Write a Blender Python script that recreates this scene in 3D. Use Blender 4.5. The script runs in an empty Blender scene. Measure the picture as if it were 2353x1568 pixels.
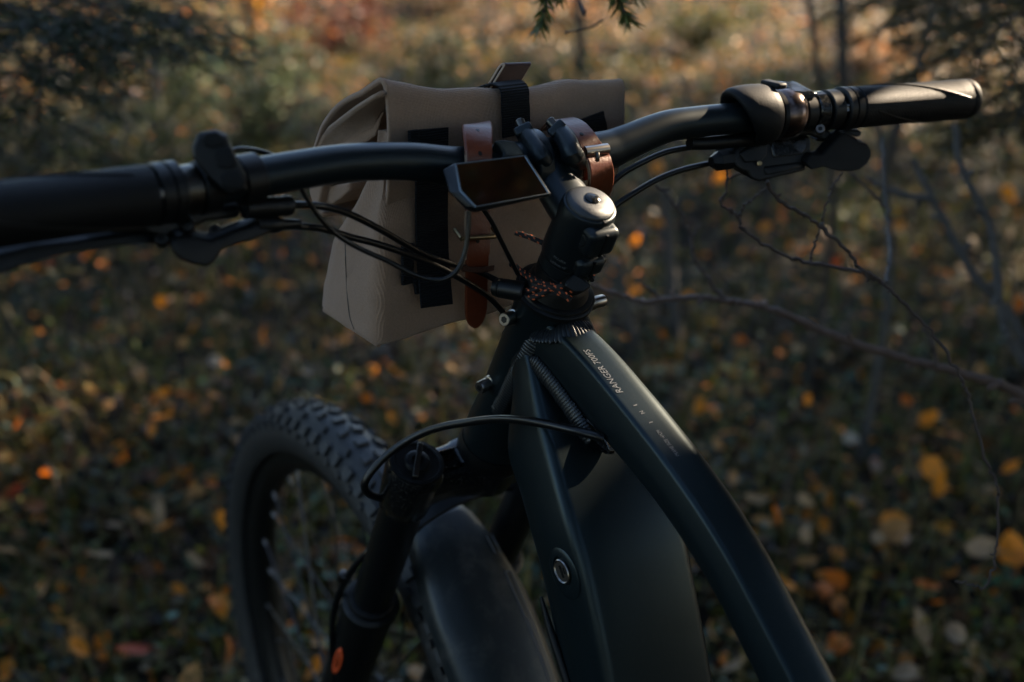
import bpy, math, random
import numpy as np
from mathutils import Vector, Matrix

random.seed(7)
rng = np.random.default_rng(7)
scene = bpy.context.scene
col = scene.collection
R_ = math.radians

# ------------------------------------------------------------------ camera
CAM = np.array([-0.4148, -0.6339, 1.2430])
ROT = np.array([[0.8339, -0.5512, 0.0284],
                [-0.2016, -0.3521, -0.9140],
                [0.5138, 0.7564, -0.4048]])
_u, _s, _v = np.linalg.svd(ROT)
ROT = _u @ _v
FD, CX, CY = 2504.75, 1176.5, 784.0
cam = bpy.data.cameras.new('camera')
cam.sensor_width = 36.0
cam.lens = 38.32
cam.clip_start = 0.02
cam.clip_end = 400.0
cam.dof.use_dof = True
cam.dof.focus_distance = 0.735
cam.dof.aperture_fstop = 3.6
cam_o = bpy.data.objects.new('camera', cam)
col.objects.link(cam_o)
cam_o.matrix_world = Matrix(((ROT[0][0], -ROT[1][0], -ROT[2][0], CAM[0]),
                             (ROT[0][1], -ROT[1][1], -ROT[2][1], CAM[1]),
                             (ROT[0][2], -ROT[1][2], -ROT[2][2], CAM[2]),
                             (0, 0, 0, 1)))
scene.camera = cam_o

# ------------------------------------------------------------------ sky, sun, exposure
SUN_DIR = np.array([0.93, 0.03, 0.0]); SUN_DIR /= np.linalg.norm(SUN_DIR)
SUN_EL = R_(26.5)
SUN_DIR = np.array([SUN_DIR[0] * math.cos(SUN_EL), SUN_DIR[1] * math.cos(SUN_EL), math.sin(SUN_EL)])
world = bpy.data.worlds.new('World')
scene.world = world
world.use_nodes = True
wn = world.node_tree.nodes
wl = world.node_tree.links
for n in list(wn):
    wn.remove(n)
w_out = wn.new('ShaderNodeOutputWorld')
w_bg = wn.new('ShaderNodeBackground')
w_sky = wn.new('ShaderNodeTexSky')
w_sky.sky_type = 'NISHITA'
w_sky.sun_disc = False
w_sky.sun_elevation = SUN_EL
w_sky.sun_rotation = math.atan2(SUN_DIR[0], SUN_DIR[1])
w_sky.air_density = 1.0
w_sky.dust_density = 0.6
w_bg.inputs[1].default_value = 0.075
wl.new(w_sky.outputs[0], w_bg.inputs[0])
wl.new(w_bg.outputs[0], w_out.inputs[0])
sun = bpy.data.lights.new('sun', 'SUN')
sun.energy = 5.0
sun.angle = R_(0.55)
sun.color = (1.0, 0.80, 0.58)
sun_o = bpy.data.objects.new('sun', sun)
col.objects.link(sun_o)
sun_o.rotation_euler = Vector(-SUN_DIR).to_track_quat('-Z', 'Y').to_euler()
scene.view_settings.view_transform = 'Standard'
scene.view_settings.look = 'None'
scene.view_settings.gamma = 1.0
scene.view_settings.use_curve_mapping = False
scene.view_settings.exposure = 2.25
scene.cycles.use_denoising = True
scene.cycles.max_bounces = 8
scene.cycles.transparent_max_bounces = 8
scene.cycles.caustics_reflective = False
scene.cycles.caustics_refractive = False
scene.cycles.sample_clamp_indirect = 6.0

# ------------------------------------------------------------------ measuring helpers
def ray(x, y):
    return ROT.T @ np.array([(x - CX) / FD, (y - CY) / FD, 1.0])
def P(x, y, d):
    return CAM + d * ray(x, y)
def PX(x, y, x0):
    r = ray(x, y)
    return CAM + r * ((x0 - CAM[0]) / r[0])
def PY(x, y, y0):
    r = ray(x, y)
    return CAM + r * ((y0 - CAM[1]) / r[1])
def PZ(x, y, z0):
    r = ray(x, y)
    return CAM + r * ((z0 - CAM[2]) / r[2])
def PPL(x, y, pt, n):
    r = ray(x, y)
    return CAM + r * (np.dot(np.asarray(pt) - CAM, n) / np.dot(r, n))
def proj(q):
    v = ROT @ (np.asarray(q) - CAM)
    return CX + FD * v[0] / v[2], CY + FD * v[1] / v[2], v[2]
_C = {2: (750, 120, 3.92), 3: (1080, 120, 3.919), 4: (1080, 450, 3.485), 5: (1480, 150, 3.919), 6: (1780, 150, 3.361),
      7: (560, 980, 2.159), 8: (1150, 780, 3.408), 1: (0, 0, 2.178), 11: (780, 420, 3.267), 12: (1250, 1200, 2.614),
      13: (1500, 350, 2.2198), 14: (1700, 900, 1.9453)}
def m(k, x, y):
    a, b, s = _C[k]
    return (a + x / s) / 1.088, (b + y / s) / 1.088
_bx = [-300.6, 72.6, 387.9, 621.3, 858.5, 951.3, 1246.3, 1525.7, 1792.3, 1939.3, 2102, 2253.7]
_bd = [.477, .521, .565, .602, .646, .665, .725, .768, .807, .83, .857, .885]
def zb(x):
    return float(np.interp(x, _bx, _bd))
def PB(x, y, off=0.0):
    return P(x, y, zb(x) + off)

# ------------------------------------------------------------------ mesh helpers
def unit(v):
    v = np.asarray(v, float)
    return v / (np.linalg.norm(v) + 1e-12)
X_ = np.array([1., 0, 0]); Y_ = np.array([0, 1., 0]); Z_ = np.array([0, 0, 1.])
CA, SA = math.cos(R_(65)), math.sin(R_(65))
AX = np.array([0, -CA, SA])          # steering axis, upwards
FP = np.array([0, SA, CA])           # forward, square to the steering axis
RACE = np.array([0, 0, 0.8145])
def SW(a, b, c):
    return RACE + a * X_ + b * FP + c * AX

def crom(pts, k=6):
    p = np.asarray(pts, float)
    if len(p) < 3:
        return p
    e = np.vstack([2 * p[0] - p[1], p, 2 * p[-1] - p[-2]])
    out = []
    for i in range(1, len(e) - 2):
        for j in range(k):
            t = j / k
            a, b, c, d = e[i - 1], e[i], e[i + 1], e[i + 2]
            out.append(.5 * (2 * b + (c - a) * t + (2 * a - 5 * b + 4 * c - d) * t * t + (3 * b - a - 3 * c + d) * t ** 3))
    out.append(p[-1])
    return np.array(out)

class MB:
    def __init__(s):
        s.v, s.f, s.n = [], [], 0
    def add(s, vs, fs):
        vs = np.asarray(vs, float).reshape(-1, 3)
        s.v.append(vs)
        s.f += [tuple(i + s.n for i in f) for f in fs]
        s.n += len(vs)
        return s
    def loft(s, rings, cap=True, closed=True):
        k = len(rings[0])
        vs = np.concatenate([np.asarray(r, float) for r in rings])
        fs = []
        for i in range(len(rings) - 1):
            for j in range(k if closed else k - 1):
                a, b = i * k + j, i * k + (j + 1) % k
                fs.append((a, b, b + k, a + k))
        if cap and closed:
            fs.append(tuple(range(k))[::-1])
            fs.append(tuple(range((len(rings) - 1) * k, len(rings) * k)))
        return s.add(vs, fs)
    def tube(s, pts, r, n=12, k=0, cap=True, sx=1.0, up=None):
        """round tube through pts; r: radius or list; k: smoothing steps"""
        p = np.asarray(pts, float)
        rr = np.full(len(p), r, float) if np.isscalar(r) else np.asarray(r, float)
        if k:
            q = crom(np.column_stack([p, rr]), k)
            p, rr = q[:, :3], q[:, 3]
        t = np.gradient(p, axis=0)
        t /= np.linalg.norm(t, axis=1)[:, None] + 1e-12
        a = np.asarray(up, float) if up is not None else (Z_ if abs(t[0][2]) < .9 else X_)
        u = unit(a - t[0] * np.dot(a, t[0]))
        rings = []
        for i in range(len(p)):
            u = unit(u - t[i] * np.dot(u, t[i]))
            w = np.cross(t[i], u)
            th = np.arange(n) * 2 * math.pi / n
            rings.append(p[i] + rr[i] * (np.outer(np.cos(th), u) + sx * np.outer(np.sin(th), w)))
        return s.loft(rings, cap)
    def lathe(s, o, ax, prof, n=32, cap=True):
        """prof: list of (t along ax, radius)"""
        o = np.asarray(o, float); ax = unit(ax)
        a = Z_ if abs(ax[2]) < .9 else X_
        u = unit(a - ax * np.dot(a, ax)); w = np.cross(ax, u)
        th = np.arange(n) * 2 * math.pi / n
        d = np.outer(np.cos(th), u) + np.outer(np.sin(th), w)
        return s.loft([o + ax * t + max(r, 1e-5) * d for t, r in prof], cap)
    def prism(s, poly, off):
        p = np.asarray(poly, float); off = np.asarray(off, float)
        return s.loft([p, p + off], True)
    def box(s, c, ux, uy, uz, hx, hy, hz):
        c = np.asarray(c, float); ux, uy, uz = unit(ux), unit(uy), unit(uz)
        r = lambda z: [c + ux * hx * a + uy * hy * b + uz * hz * z for a, b in ((-1, -1), (1, -1), (1, 1), (-1, 1))]
        return s.loft([r(-1), r(1)], True)
    def ribbon(s, pts, wdir, w, t, k=6, wprof=None):
        """flat strap through pts: width w along wdir, thickness t"""
        p = crom(pts, k) if k else np.asarray(pts, float)
        tt = np.gradient(p, axis=0)
        rings = []
        for i in range(len(p)):
            wd = np.asarray(wdir, float)
            tg = unit(tt[i])
            wd = unit(wd - tg * np.dot(wd, tg)); nn = np.cross(tg, wd)
            ww = w * (wprof[min(i, len(wprof) - 1)] if wprof is not None else 1.0)
            hw, ht = ww / 2, t / 2
            c_ = min(ht * .6, hw * .5)
            pr = [(-hw + c_, -ht), (hw - c_, -ht), (hw, -ht + c_), (hw, ht - c_), (hw - c_, ht), (-hw + c_, ht), (-hw, ht - c_), (-hw, -ht + c_)]
            rings.append([p[i] + wd * a + nn * b for a, b in pr])
        return s.loft(rings, True)

def obj(name, mb, mat, parent=None, bevel=0, sub=0, sharp=38, solid=0, segs=2):
    me = bpy.data.meshes.new(name)
    vs = np.concatenate(mb.v) if mb.v else np.zeros((0, 3))
    me.from_pydata(vs.tolist(), [], mb.f)
    me.update()
    me.shade_smooth()
    if mat is not None:
        me.materials.append(mat)
    o = bpy.data.objects.new(name, me)
    col.objects.link(o)
    if parent is not None:
        o.parent = parent
        o.matrix_parent_inverse = parent_world(parent).inverted()
    if solid:
        md = o.modifiers.new('thick', 'SOLIDIFY'); md.thickness = solid; md.offset = 0
    if bevel:
        md = o.modifiers.new('edge', 'BEVEL'); md.width = bevel; md.segments = segs; md.limit_method = 'ANGLE'; md.angle_limit = R_(30)
    if sub:
        md = o.modifiers.new('smooth', 'SUBSURF'); md.levels = sub; md.render_levels = sub
    else:
        try:
            me.set_sharp_from_angle(angle=R_(sharp if not bevel else 60))
        except Exception:
            pass
    return o

def obj_multi(name, parts, parent=None, **kw):
    """one mesh with several materials: parts = [(MB, material), ...]"""
    tot = MB(); mi = []
    for mb_, _ in parts:
        n0 = tot.n
        for v_ in mb_.v: tot.v.append(v_)
        tot.f += [tuple(i + n0 for i in f) for f in mb_.f]; tot.n += mb_.n
    o = obj(name, tot, parts[0][1], parent, **kw)
    for _, mt_ in parts[1:]: o.data.materials.append(mt_)
    k = 0
    for i, (mb_, _) in enumerate(parts):
        for f in mb_.f:
            o.data.polygons[k].material_index = i; k += 1
    return o
def bolt_head(name, c, d, r, mt, parent, deep=.006):
    d = unit(d)
    hd_ = MB().lathe(c, d, [(-deep, r), (.0003, r), (.0010, r * .9), (.0010, r * .55)], 24)
    sk_ = MB().lathe(c + d * .00105, d, [(0, r * .52), (.00005, r * .50), (.00006, .0001)], 6)
    return obj_multi(name, [(hd_, mt), (sk_, M['black'])], parent)
def parent_world(o):
    mw = Matrix.Translation(o.location) @ o.rotation_euler.to_matrix().to_4x4()
    if o.parent is not None:
        mw = parent_world(o.parent) @ o.matrix_parent_inverse @ mw
    return mw

def empty(name, loc, label, cat, group=None):
    o = bpy.data.objects.new(name, None)
    o.empty_display_size = .05
    col.objects.link(o)
    o.location = loc
    tag(o, label, cat, group)
    return o
def tag(o, label=None, cat=None, group=None, kind=None):
    if label: o['label'] = label
    if cat: o['category'] = cat
    if group: o['group'] = group
    if kind: o['kind'] = kind
    return o

# ------------------------------------------------------------------ materials
def mat(name, base, rough=.5, metal=0., spec=.5, bump=0., bscale=400., var=0., vscale=60., coat=0., sheen=0., trans=0., dust=0., dscale=90.):
    mt = bpy.data.materials.new(name)
    mt.use_nodes = True
    nt = mt.node_tree; N, L = nt.nodes, nt.links
    b = N['Principled BSDF']
    b.inputs['Base Color'].default_value = (*base, 1)
    b.inputs['Roughness'].default_value = rough
    b.inputs['Metallic'].default_value = metal
    b.inputs['Specular IOR Level'].default_value = spec
    b.inputs['Coat Weight'].default_value = coat
    b.inputs['Coat Roughness'].default_value = .12
    b.inputs['Sheen Weight'].default_value = sheen
    b.inputs['Sheen Roughness'].default_value = .4
    tc = N.new('ShaderNodeTexCoord')
    cur = None
    if var:
        n = N.new('ShaderNodeTexNoise'); n.inputs['Scale'].default_value = vscale; n.inputs['Detail'].default_value = 5
        L.new(tc.outputs['Object'], n.inputs['Vector'])
        mx = N.new('ShaderNodeMix'); mx.data_type = 'RGBA'
        L.new(n.outputs['Fac'], mx.inputs[0])
        mx.inputs[6].default_value = (*[c * (1 - var) for c in base], 1)
        mx.inputs[7].default_value = (*[min(1, c * (1 + var)) for c in base], 1)
        cur = mx.outputs[2]
    if dust:
        n = N.new('ShaderNodeTexNoise'); n.inputs['Scale'].default_value = dscale; n.inputs['Detail'].default_value = 8
        n.inputs['Roughness'].default_value = .75
        L.new(tc.outputs['Object'], n.inputs['Vector'])
        rp = N.new('ShaderNodeMapRange'); rp.inputs[1].default_value = .5; rp.inputs[2].default_value = .78
        rp.inputs[3].default_value = 0.; rp.inputs[4].default_value = dust
        L.new(n.outputs['Fac'], rp.inputs[0])
        mx = N.new('ShaderNodeMix'); mx.data_type = 'RGBA'
        L.new(rp.outputs[0], mx.inputs[0])
        if cur: L.new(cur, mx.inputs[6])
        else: mx.inputs[6].default_value = (*base, 1)
        mx.inputs[7].default_value = (.22, .20, .17, 1)
        cur = mx.outputs[2]
        ra = N.new('ShaderNodeMapRange'); ra.inputs[3].default_value = rough; ra.inputs[4].default_value = min(1, rough + .5)
        L.new(rp.outputs[0], ra.inputs[0]); L.new(ra.outputs[0], b.inputs['Roughness'])
    if cur: L.new(cur, b.inputs['Base Color'])
    if bump:
        n = N.new('ShaderNodeTexNoise'); n.inputs['Scale'].default_value = bscale; n.inputs['Detail'].default_value = 3
        L.new(tc.outputs['Object'], n.inputs['Vector'])
        bp = N.new('ShaderNodeBump'); bp.inputs['Strength'].default_value = bump; bp.inputs['Distance'].default_value = .001
        L.new(n.outputs['Fac'], bp.inputs['Height']); L.new(bp.outputs[0], b.inputs['Normal'])
    return mt

def waves(mt, specs, strength=.5, dist=.0006, noise=0., mixcol=None):
    """relief of fine ribs or threads: specs = [(direction, scale)]"""
    nt = mt.node_tree; N, L = nt.nodes, nt.links
    b = N['Principled BSDF']
    tc = N.new('ShaderNodeTexCoord')
    acc = None
    for d, sc in specs:
        src_v = tc.outputs['Object']
        if d == 'XY':
            sp_ = N.new('ShaderNodeSeparateXYZ'); L.new(src_v, sp_.inputs[0])
            ad_ = N.new('ShaderNodeMath'); L.new(sp_.outputs[0], ad_.inputs[0]); L.new(sp_.outputs[1], ad_.inputs[1])
            cb_ = N.new('ShaderNodeCombineXYZ'); L.new(ad_.outputs[0], cb_.inputs[0]); L.new(sp_.outputs[2], cb_.inputs[2])
            src_v = cb_.outputs[0]; d = 'X'
        w = N.new('ShaderNodeTexWave'); w.wave_type = 'BANDS'; w.bands_direction = d
        w.inputs['Scale'].default_value = sc; w.inputs['Distortion'].default_value = noise; w.inputs['Detail'].default_value = 2
        w.inputs['Detail Scale'].default_value = 2
        L.new(src_v, w.inputs['Vector'])
        if acc is None: acc = w.outputs['Fac']
        else:
            ad = N.new('ShaderNodeMath'); ad.operation = 'MAXIMUM'
            L.new(acc, ad.inputs[0]); L.new(w.outputs['Fac'], ad.inputs[1]); acc = ad.outputs[0]
    bp = N.new('ShaderNodeBump'); bp.inputs['Strength'].default_value = strength; bp.inputs['Distance'].default_value = dist
    L.new(acc, bp.inputs['Height']); L.new(bp.outputs[0], b.inputs['Normal'])
    if mixcol:
        src = b.inputs['Base Color'].links[0].from_socket if b.inputs['Base Color'].links else None
        mx = N.new('ShaderNodeMix'); mx.data_type = 'RGBA'; mx.blend_type = 'MULTIPLY'
        mr = N.new('ShaderNodeMapRange'); mr.inputs[3].default_value = mixcol; mr.inputs[4].default_value = 0.
        L.new(acc, mr.inputs[0]); L.new(mr.outputs[0], mx.inputs[0])
        if src: L.new(src, mx.inputs[6])
        else: mx.inputs[6].default_value = b.inputs['Base Color'].default_value
        mx.inputs[7].default_value = (.25, .22, .2, 1)
        L.new(mx.outputs[2], b.inputs['Base Color'])
    return mt

M = {}
M['paint'] = mat('frame_paint', (.0125, .0235, .0275), .32, metal=.6, spec=.5, bump=.05, bscale=1800, dust=.03, dscale=260)
M['bar'] = mat('bar_paint', (.013, .021, .025), .36, metal=.55, spec=.5, bump=.05, bscale=1500)
M['stem'] = mat('stem_paint', (.014, .021, .025), .37, metal=.5, spec=.55, bump=.1, bscale=1600)
M['cap'] = mat('cap_cast', (.06, .065, .068), .40, metal=.5, spec=.6, bump=.35, bscale=1700)
M['weld'] = mat('weld_paint', (.028, .033, .036), .33, metal=.6, spec=.6, bump=.1, bscale=900)
M['black'] = mat('black_plastic', (.0035, .0045, .0048), .42, spec=.34, bump=.06, bscale=900)
M['gloss'] = mat('gloss_black', (.0035, .0045, .005), .14, spec=.5, dust=.32, dscale=560)
M['rubber'] = mat('rubber', (.0045, .0052, .0054), .6, spec=.25, bump=.12, bscale=700)
M['grip'] = waves(mat('grip_rubber', (.0038, .0045, .0047), .58, spec=.22), [('XY', 210), ('DIAGONAL', 240)], .35, .0006)
M['hose'] = mat('hose_black', (.0040, .005, .0055), .30, spec=.5)
M['steel'] = mat('steel', (.36, .34, .31), .28, metal=1, bump=.03, bscale=900)
M['darksteel'] = mat('dark_steel', (.10, .095, .085), .32, metal=1, bump=.05, bscale=700)
M['brass'] = mat('brass', (.32, .24, .13), .32, metal=1, bump=.05, bscale=700)
M['sun_pink'] = mat('bell_metal', (.16, .115, .10), .24, metal=1)  # pinkish sunlight put into the grey bell metal
M['canvas'] = waves(mat('canvas', (.43, .280, .185), .88, spec=.2, sheen=.25, var=.22, vscale=650), [('XY', 300), ('Z', 330)], .7, .0007, .8, .45)
M['canvas_in'] = mat('canvas_inside', (.20, .16, .12), .9, spec=.1)
M['web'] = waves(mat('webbing', (.0035, .0045, .005), .7, spec=.3), [('Z', 190)], .8, .0009, .3)
M['leather'] = mat('leather', (.135, .030, .010), .38, spec=.5, bump=.25, bscale=420, var=.28, vscale=90)
M['leather_dk'] = mat('leather_dark', (.055, .020, .011), .55, spec=.4, bump=.2, bscale=420, var=.3, vscale=90)
M['suede'] = mat('leather_edge', (.34, .24, .16), .9, bump=.4, bscale=900)
M['thread'] = mat('seam_thread', (.10, .085, .07), .9)
M['screen'] = mat('display_glass', (.002, .002, .002), .03, spec=1.0, coat=.35)
M['bezel'] = mat('display_case', (.0075, .0095, .0105), .3, spec=.5, bump=.06, bscale=1200)
M['cord'] = mat('cord_black', (.010, .010, .011), .75, bump=.3, bscale=1500)
M['fleck'] = mat('cord_orange', (.75, .16, .05), .7)
M['white'] = mat('decal_silver', (.12, .13, .14), .45)
M['orange'] = mat('decal_orange', (.70, .09, .02), .5)
M['tyre'] = mat('tyre_rubber', (.018, .0195, .020), .55, spec=.5, bump=.15, bscale=500, dust=.22, dscale=120)
M['spoke'] = mat('spoke_black', (.07, .07, .075), .3, metal=.8)
M['alu'] = mat('nipple', (.20, .20, .21), .35, metal=1)
M['fender'] = mat('fender_plastic', (.022, .029, .031), .42, metal=.3, spec=.6, dust=.32, dscale=30, bump=.1, bscale=500)

# ================================================================== THE BICYCLE
BIKE = empty('mountain_bike', (0, 0.1, 0), 'black mountain bike with wide handlebar and knobbly front tyre standing in the forest', 'bicycle')

# ---- frame
def loft_curve(keys, k=8):
    """keys: list of arrays (ring points) to be interpolated smoothly"""
    a = np.array([np.asarray(x, float).ravel() for x in keys])
    return [r.reshape(-1, 3) for r in crom(a, k)]
def sect(c, u, v, pts):
    return [c + u * a + v * b for a, b in pts]
def roundpoly(pts, r=.25, n=3):
    """corner-rounded closed polygon (2-D), r as a share of the shorter edge"""
    p = np.asarray(pts, float); out = []
    for i in range(len(p)):
        a, b, c_ = p[i - 1], p[i], p[(i + 1) % len(p)]
        q0, q1 = b + (a - b) * r, b + (c_ - b) * r
        for j in range(n + 1):
            t = j / n
            out.append((1 - t) ** 2 * q0 + 2 * t * (1 - t) * b + t * t * q1)
    return [tuple(x) for x in out]

frame = obj('frame', MB().lathe(SW(0, 0, .012), AX, [(0, .0262), (.004, .0272), (.02, .0268), (.05, .0248), (.11, .0238), (.148, .0245), (.158, .0262), (.160, .0262)], 48), M['paint'], BIKE)

# top tube: measured line of its top in the plane of the bike
tt_top = [(-.050, .967), (-.0976, .9560), (-.1303, .9470), (-.1623, .9352), (-.1955, .9218), (-.2232, .9092), (-.252, .8938), (-.2804, .8750), (-.3082, .8527), (-.3355, .8300), (-.40, .774), (-.50, .685)]
tt_h = [.042, .039, .037, .035, .032, .030, .029, .028, .028, .028, .028, .028]
def fillet(pts, n=5):
    """polygon of (x, y, radius): corners rounded by an absolute radius"""
    out = []
    for i in range(len(pts)):
        a, b, c_ = np.array(pts[i - 1][:2]), np.array(pts[i][:2]), np.array(pts[(i + 1) % len(pts)][:2])
        r = pts[i][2]
        la, lc = np.linalg.norm(a - b), np.linalg.norm(c_ - b)
        ta_, tc_ = b + (a - b) * min(.48, r / la), b + (c_ - b) * min(.48, r / lc)
        for j in range(n + 1):
            t = j / n
            out.append(tuple((1 - t) ** 2 * ta_ + 2 * t * (1 - t) * b + t * t * tc_))
    return out
sec_tt = fillet([(-.0165, -.018, .005), (-.0185, -.004, .006), (-.0150, .0165, .0032), (.0120, .0190, .011), (.0205, .002, .009), (.0165, -.018, .006)])
rings = []
pt = np.array(tt_top)
tg = np.gradient(pt, axis=0)
for (y, z), t_, h in zip(tt_top, tg, tt_h):
    n_ = unit(np.array([0, -t_[1] * -1, t_[0] * -1]) if False else np.array([0, t_[1], -t_[0]]))
    if n_[2] < 0: n_ = -n_
    c_ = np.array([0, y, z]) - n_ * h * .5
    rings.append(sect(c_, X_, n_, [(a, b * h / .035) for a, b in sec_tt]))
TT = obj('top_tube', MB().loft(loft_curve(rings, 6)), M['paint'], frame)

# down tube
dt_r = [(-.052, .950), (-.080, .9251), (-.1077, .8997), (-.1357, .8752), (-.1602, .8495), (-.1772, .8245), (-.1946, .7894), (-.2096, .7548), (-.2326, .7000), (-.300, .545)]
sec_dt = fillet([(-.026, -.066, .010), (-.0480, -.051, .012), (-.0495, -.026, .010), (-.0438, .0, .0075), (.0, .003, .03), (.0440, .001, .008), (.0495, -.026, .010), (.0480, -.051, .012), (.026, -.066, .010)])
dscale = [.36, .53, .74, .89, .985, 1, 1, 1, 1, 1]
rings = []
pt = np.array(dt_r); tg = np.gradient(pt, axis=0)
for (y, z), t_, s_ in zip(dt_r, tg, dscale):
    n_ = unit(np.array([0, t_[1], -t_[0]]))
    if n_[1] > 0: n_ = -n_
    rings.append(sect(np.array([0, y, z]), X_, n_, [(a * (max(s_, .94) if a > 0 else s_), (b if b > 0 else b * (.55 if s_ < .6 else 1.0 + .30 * (1 - s_)))) for a, b in sec_dt]))
DT = obj('down_tube', MB().loft(loft_curve(rings, 6)), M['paint'], frame)

# rear of the frame, carried on behind the view: seat tube, seat post, saddle, bottom bracket, rear wheel are out of sight
# battery cover along the lower left of the down tube
cv = [PX(*q, -.0500) for q in ((1243, 1372), (1262, 1440), (1285, 1510), (1312, 1600), (1330, 1680))]
mbv = MB().tube(cv, [.0012, .0026, .0030, .0030, .0030], 10, 5)
obj('battery_cover', mbv, M['black'], frame)

# welds: overlapping scallops laid along a joint
def weld(pts, nrm, r0, pitch=.0025, squash=.34):
    p = crom(pts, 24)
    d = np.r_[0, np.cumsum(np.linalg.norm(np.diff(p, axis=0), axis=1))]
    L = d[-1]; n = max(3, int(L / pitch)) + 1
    s_ = np.linspace(0, L, n)
    q = np.stack([np.interp(s_, d, p[:, i]) for i in range(3)], 1)
    t = np.gradient(q, axis=0)
    mb = MB()
    r2 = np.random.default_rng(int(r0 * 1e6))
    for i in range(n):
        tt = unit(t[i]); nn = unit(np.asarray(nrm) - tt * np.dot(nrm, tt)); w = np.cross(tt, nn)
        r = r0 * r2.uniform(.92, 1.06) * min(1, .6 + .2 * min(i, n - 1 - i))
        # each bead leans back over the one before it
        ax_ = unit(tt + nn * .45); up_ = unit(nn - ax_ * np.dot(nn, ax_))
        rings = []
        for a in np.linspace(-1, 1, 9):
            k = math.sqrt(max(1e-4, 1 - a * a))
            th = np.arange(16) * 2 * math.pi / 16
            rings.append(q[i] + ax_ * a * pitch * 1.15 + k * r * (np.outer(np.cos(th), up_) * squash + np.outer(np.sin(th), w)))
        mb.loft(rings)
    return mb
from mathutils.bvhtree import BVHTree
def bvh_of(*objs):
    dg = bpy.context.evaluated_depsgraph_get()
    vs, fs, n = [], [], 0
    for o in objs:
        e = o.evaluated_get(dg); me = e.to_mesh()
        vs += [tuple(v.co) for v in me.vertices]; fs += [tuple(i + n for i in p.vertices) for p in me.polygons]; n = len(vs)
        e.to_mesh_clear()
    return BVHTree.FromPolygons(vs, fs)
def hit(bv, x, y, sink=0.):
    dr = unit(ray(x, y))
    loc, nn, _, _ = bv.ray_cast(Vector(CAM), Vector(dr))
    return np.array(loc) + dr * sink if loc is not None else PX(x, y, 0)
bv_f = bvh_of(frame, TT, DT)
def relax(p, k=3):
    p = np.array(p)
    for _ in range(k):
        p[1:-1] = .5 * p[1:-1] + .25 * (p[:-2] + p[2:])
    return p
wa = relax([hit(bv_f, *q, .0015) for q in ((1228, 778), (1213, 806), (1192, 850), (1166, 900), (1140, 953))], 2)
obj('weld_bead', weld(wa, (-.8, -.5, .3), .0064), M['weld'], frame)
wb = relax([hit(bv_f, *q, -.0005) for q in ((1226, 770), (1252, 771), (1282, 769), (1310, 764), (1334, 757), (1352, 750))], 1)
obj('weld_bead', weld(wb, (-.1, -.6, .8), .0082), M['weld'], frame)
wc = [PX(*q, -.0200) for q in ((1220, 826), (1240, 848), (1264, 878), (1292, 916), (1318, 953), (1338, 985), (1352, 1010))]
obj('weld_bead', weld(wc, (-.9, -.3, .2), .0060), M['weld'], frame)
# socket-head bolts on bosses of the head tube
def socket_bolt(tip, direction, r, parent, name='bolt', length=.012):
    d = unit(direction)
    hd_ = MB().lathe(tip, -d, [(0, r * .55), (0, r * .86), (.0012, r), (length * .62, r), (length * .64, r * 1.18), (length, r * 1.18)], 28)
    sk_ = MB().lathe(tip + d * .0001, -d, [(.0001, r * .54), (0, r * .52), (0, .0001)], 6)
    return obj_multi(name, [(hd_, M['steel']), (sk_, M['black'])], parent)
for (tx, ty, bx_, by_, xd) in ((1158, 735, 1195, 725, -.034), (1101, 892, 1142, 872, -.034)):
    tip = PX(tx, ty, xd); base = PX(bx_, by_, xd + .018)
    dr = unit(tip - base)
    boss = MB().lathe(base + dr * .001, -dr, [(0, .0062), (.002, .0082), (.010, .0105), (.016, .012)], 28)
    obj('bolt_boss', boss, M['weld'], frame)
    socket_bolt(tip, dr, .0048, frame, length=float(np.linalg.norm(tip - base)) * .8)
tip = PX(1388, 690, .036); base = PX(1345, 700, .02)
socket_bolt(tip, unit(tip - base), .0044, frame, length=.016)

# cable port on the top tube's left side
pc = hit(bvh_of(TT), 1374, 1003)
pa, pb = unit(PX(1420, 1048, -.0185) - PX(1350, 962, -.0195)), None
pn = unit(np.array([-1, -.05, .15])); pb = unit(np.cross(pa, pn))
def oval(c, a, b, ra, rb, n=36):
    th = np.arange(n) * 2 * math.pi / n
    return c + np.outer(np.cos(th) * ra, a) + np.outer(np.sin(th) * rb, b)
mbp = MB().loft([oval(pc - pn * .002, pa, pb, .0165, .0062), oval(pc + pn * .0018, pa, pb, .0160, .0057), oval(pc + pn * .0022, pa, pb, .0150, .0048), oval(pc + pn * .0008, pa, pb, .0135, .0036), oval(pc + pn * .0004, pa, pb, .001, .0004)])
obj('cable_port', mbp, M['gloss'], frame)

# key lock in a dish of the down tube
kc = hit(bvh_of(DT), 1295, 1312)
_kh = bvh_of(DT).ray_cast(Vector(CAM), Vector(unit(ray(1295, 1312))))[1]
kn = np.array(_kh); kn = kn if np.dot(kn, CAM - kc) > 0 else -kn; ka = unit(np.array([.0, -.62, -.78]) - kn * np.dot(np.array([.0, -.62, -.78]), kn)); kb = np.cross(kn, ka)
kc = kc - kn * .0002
dish = MB().loft([oval(kc + kn * .0004 + ka * .002, ka, kb, .0180, .0125), oval(kc + kn * .0012 + ka * .001, ka, kb, .0150, .0108), oval(kc + kn * .0012, ka, kb, .0105, .0078), oval(kc - kn * .0006, ka, kb, .0095, .0072), oval(kc - kn * .0008, ka, kb, .0005, .0004)], cap=False)
obj('lock_dish', dish, M['paint'], frame)
mbk = MB().loft([oval(kc - kn * .001, ka, kb, .0085, .0066), oval(kc + kn * .0022, ka, kb, .0085, .0066), oval(kc + kn * .0028, ka, kb, .0078, .0060), oval(kc + kn * .0020, ka, kb, .0070, .0053), oval(kc + kn * .0020, ka, kb, .0003, .0003)])
obj('key_lock', mbk, M['steel'], frame)
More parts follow.
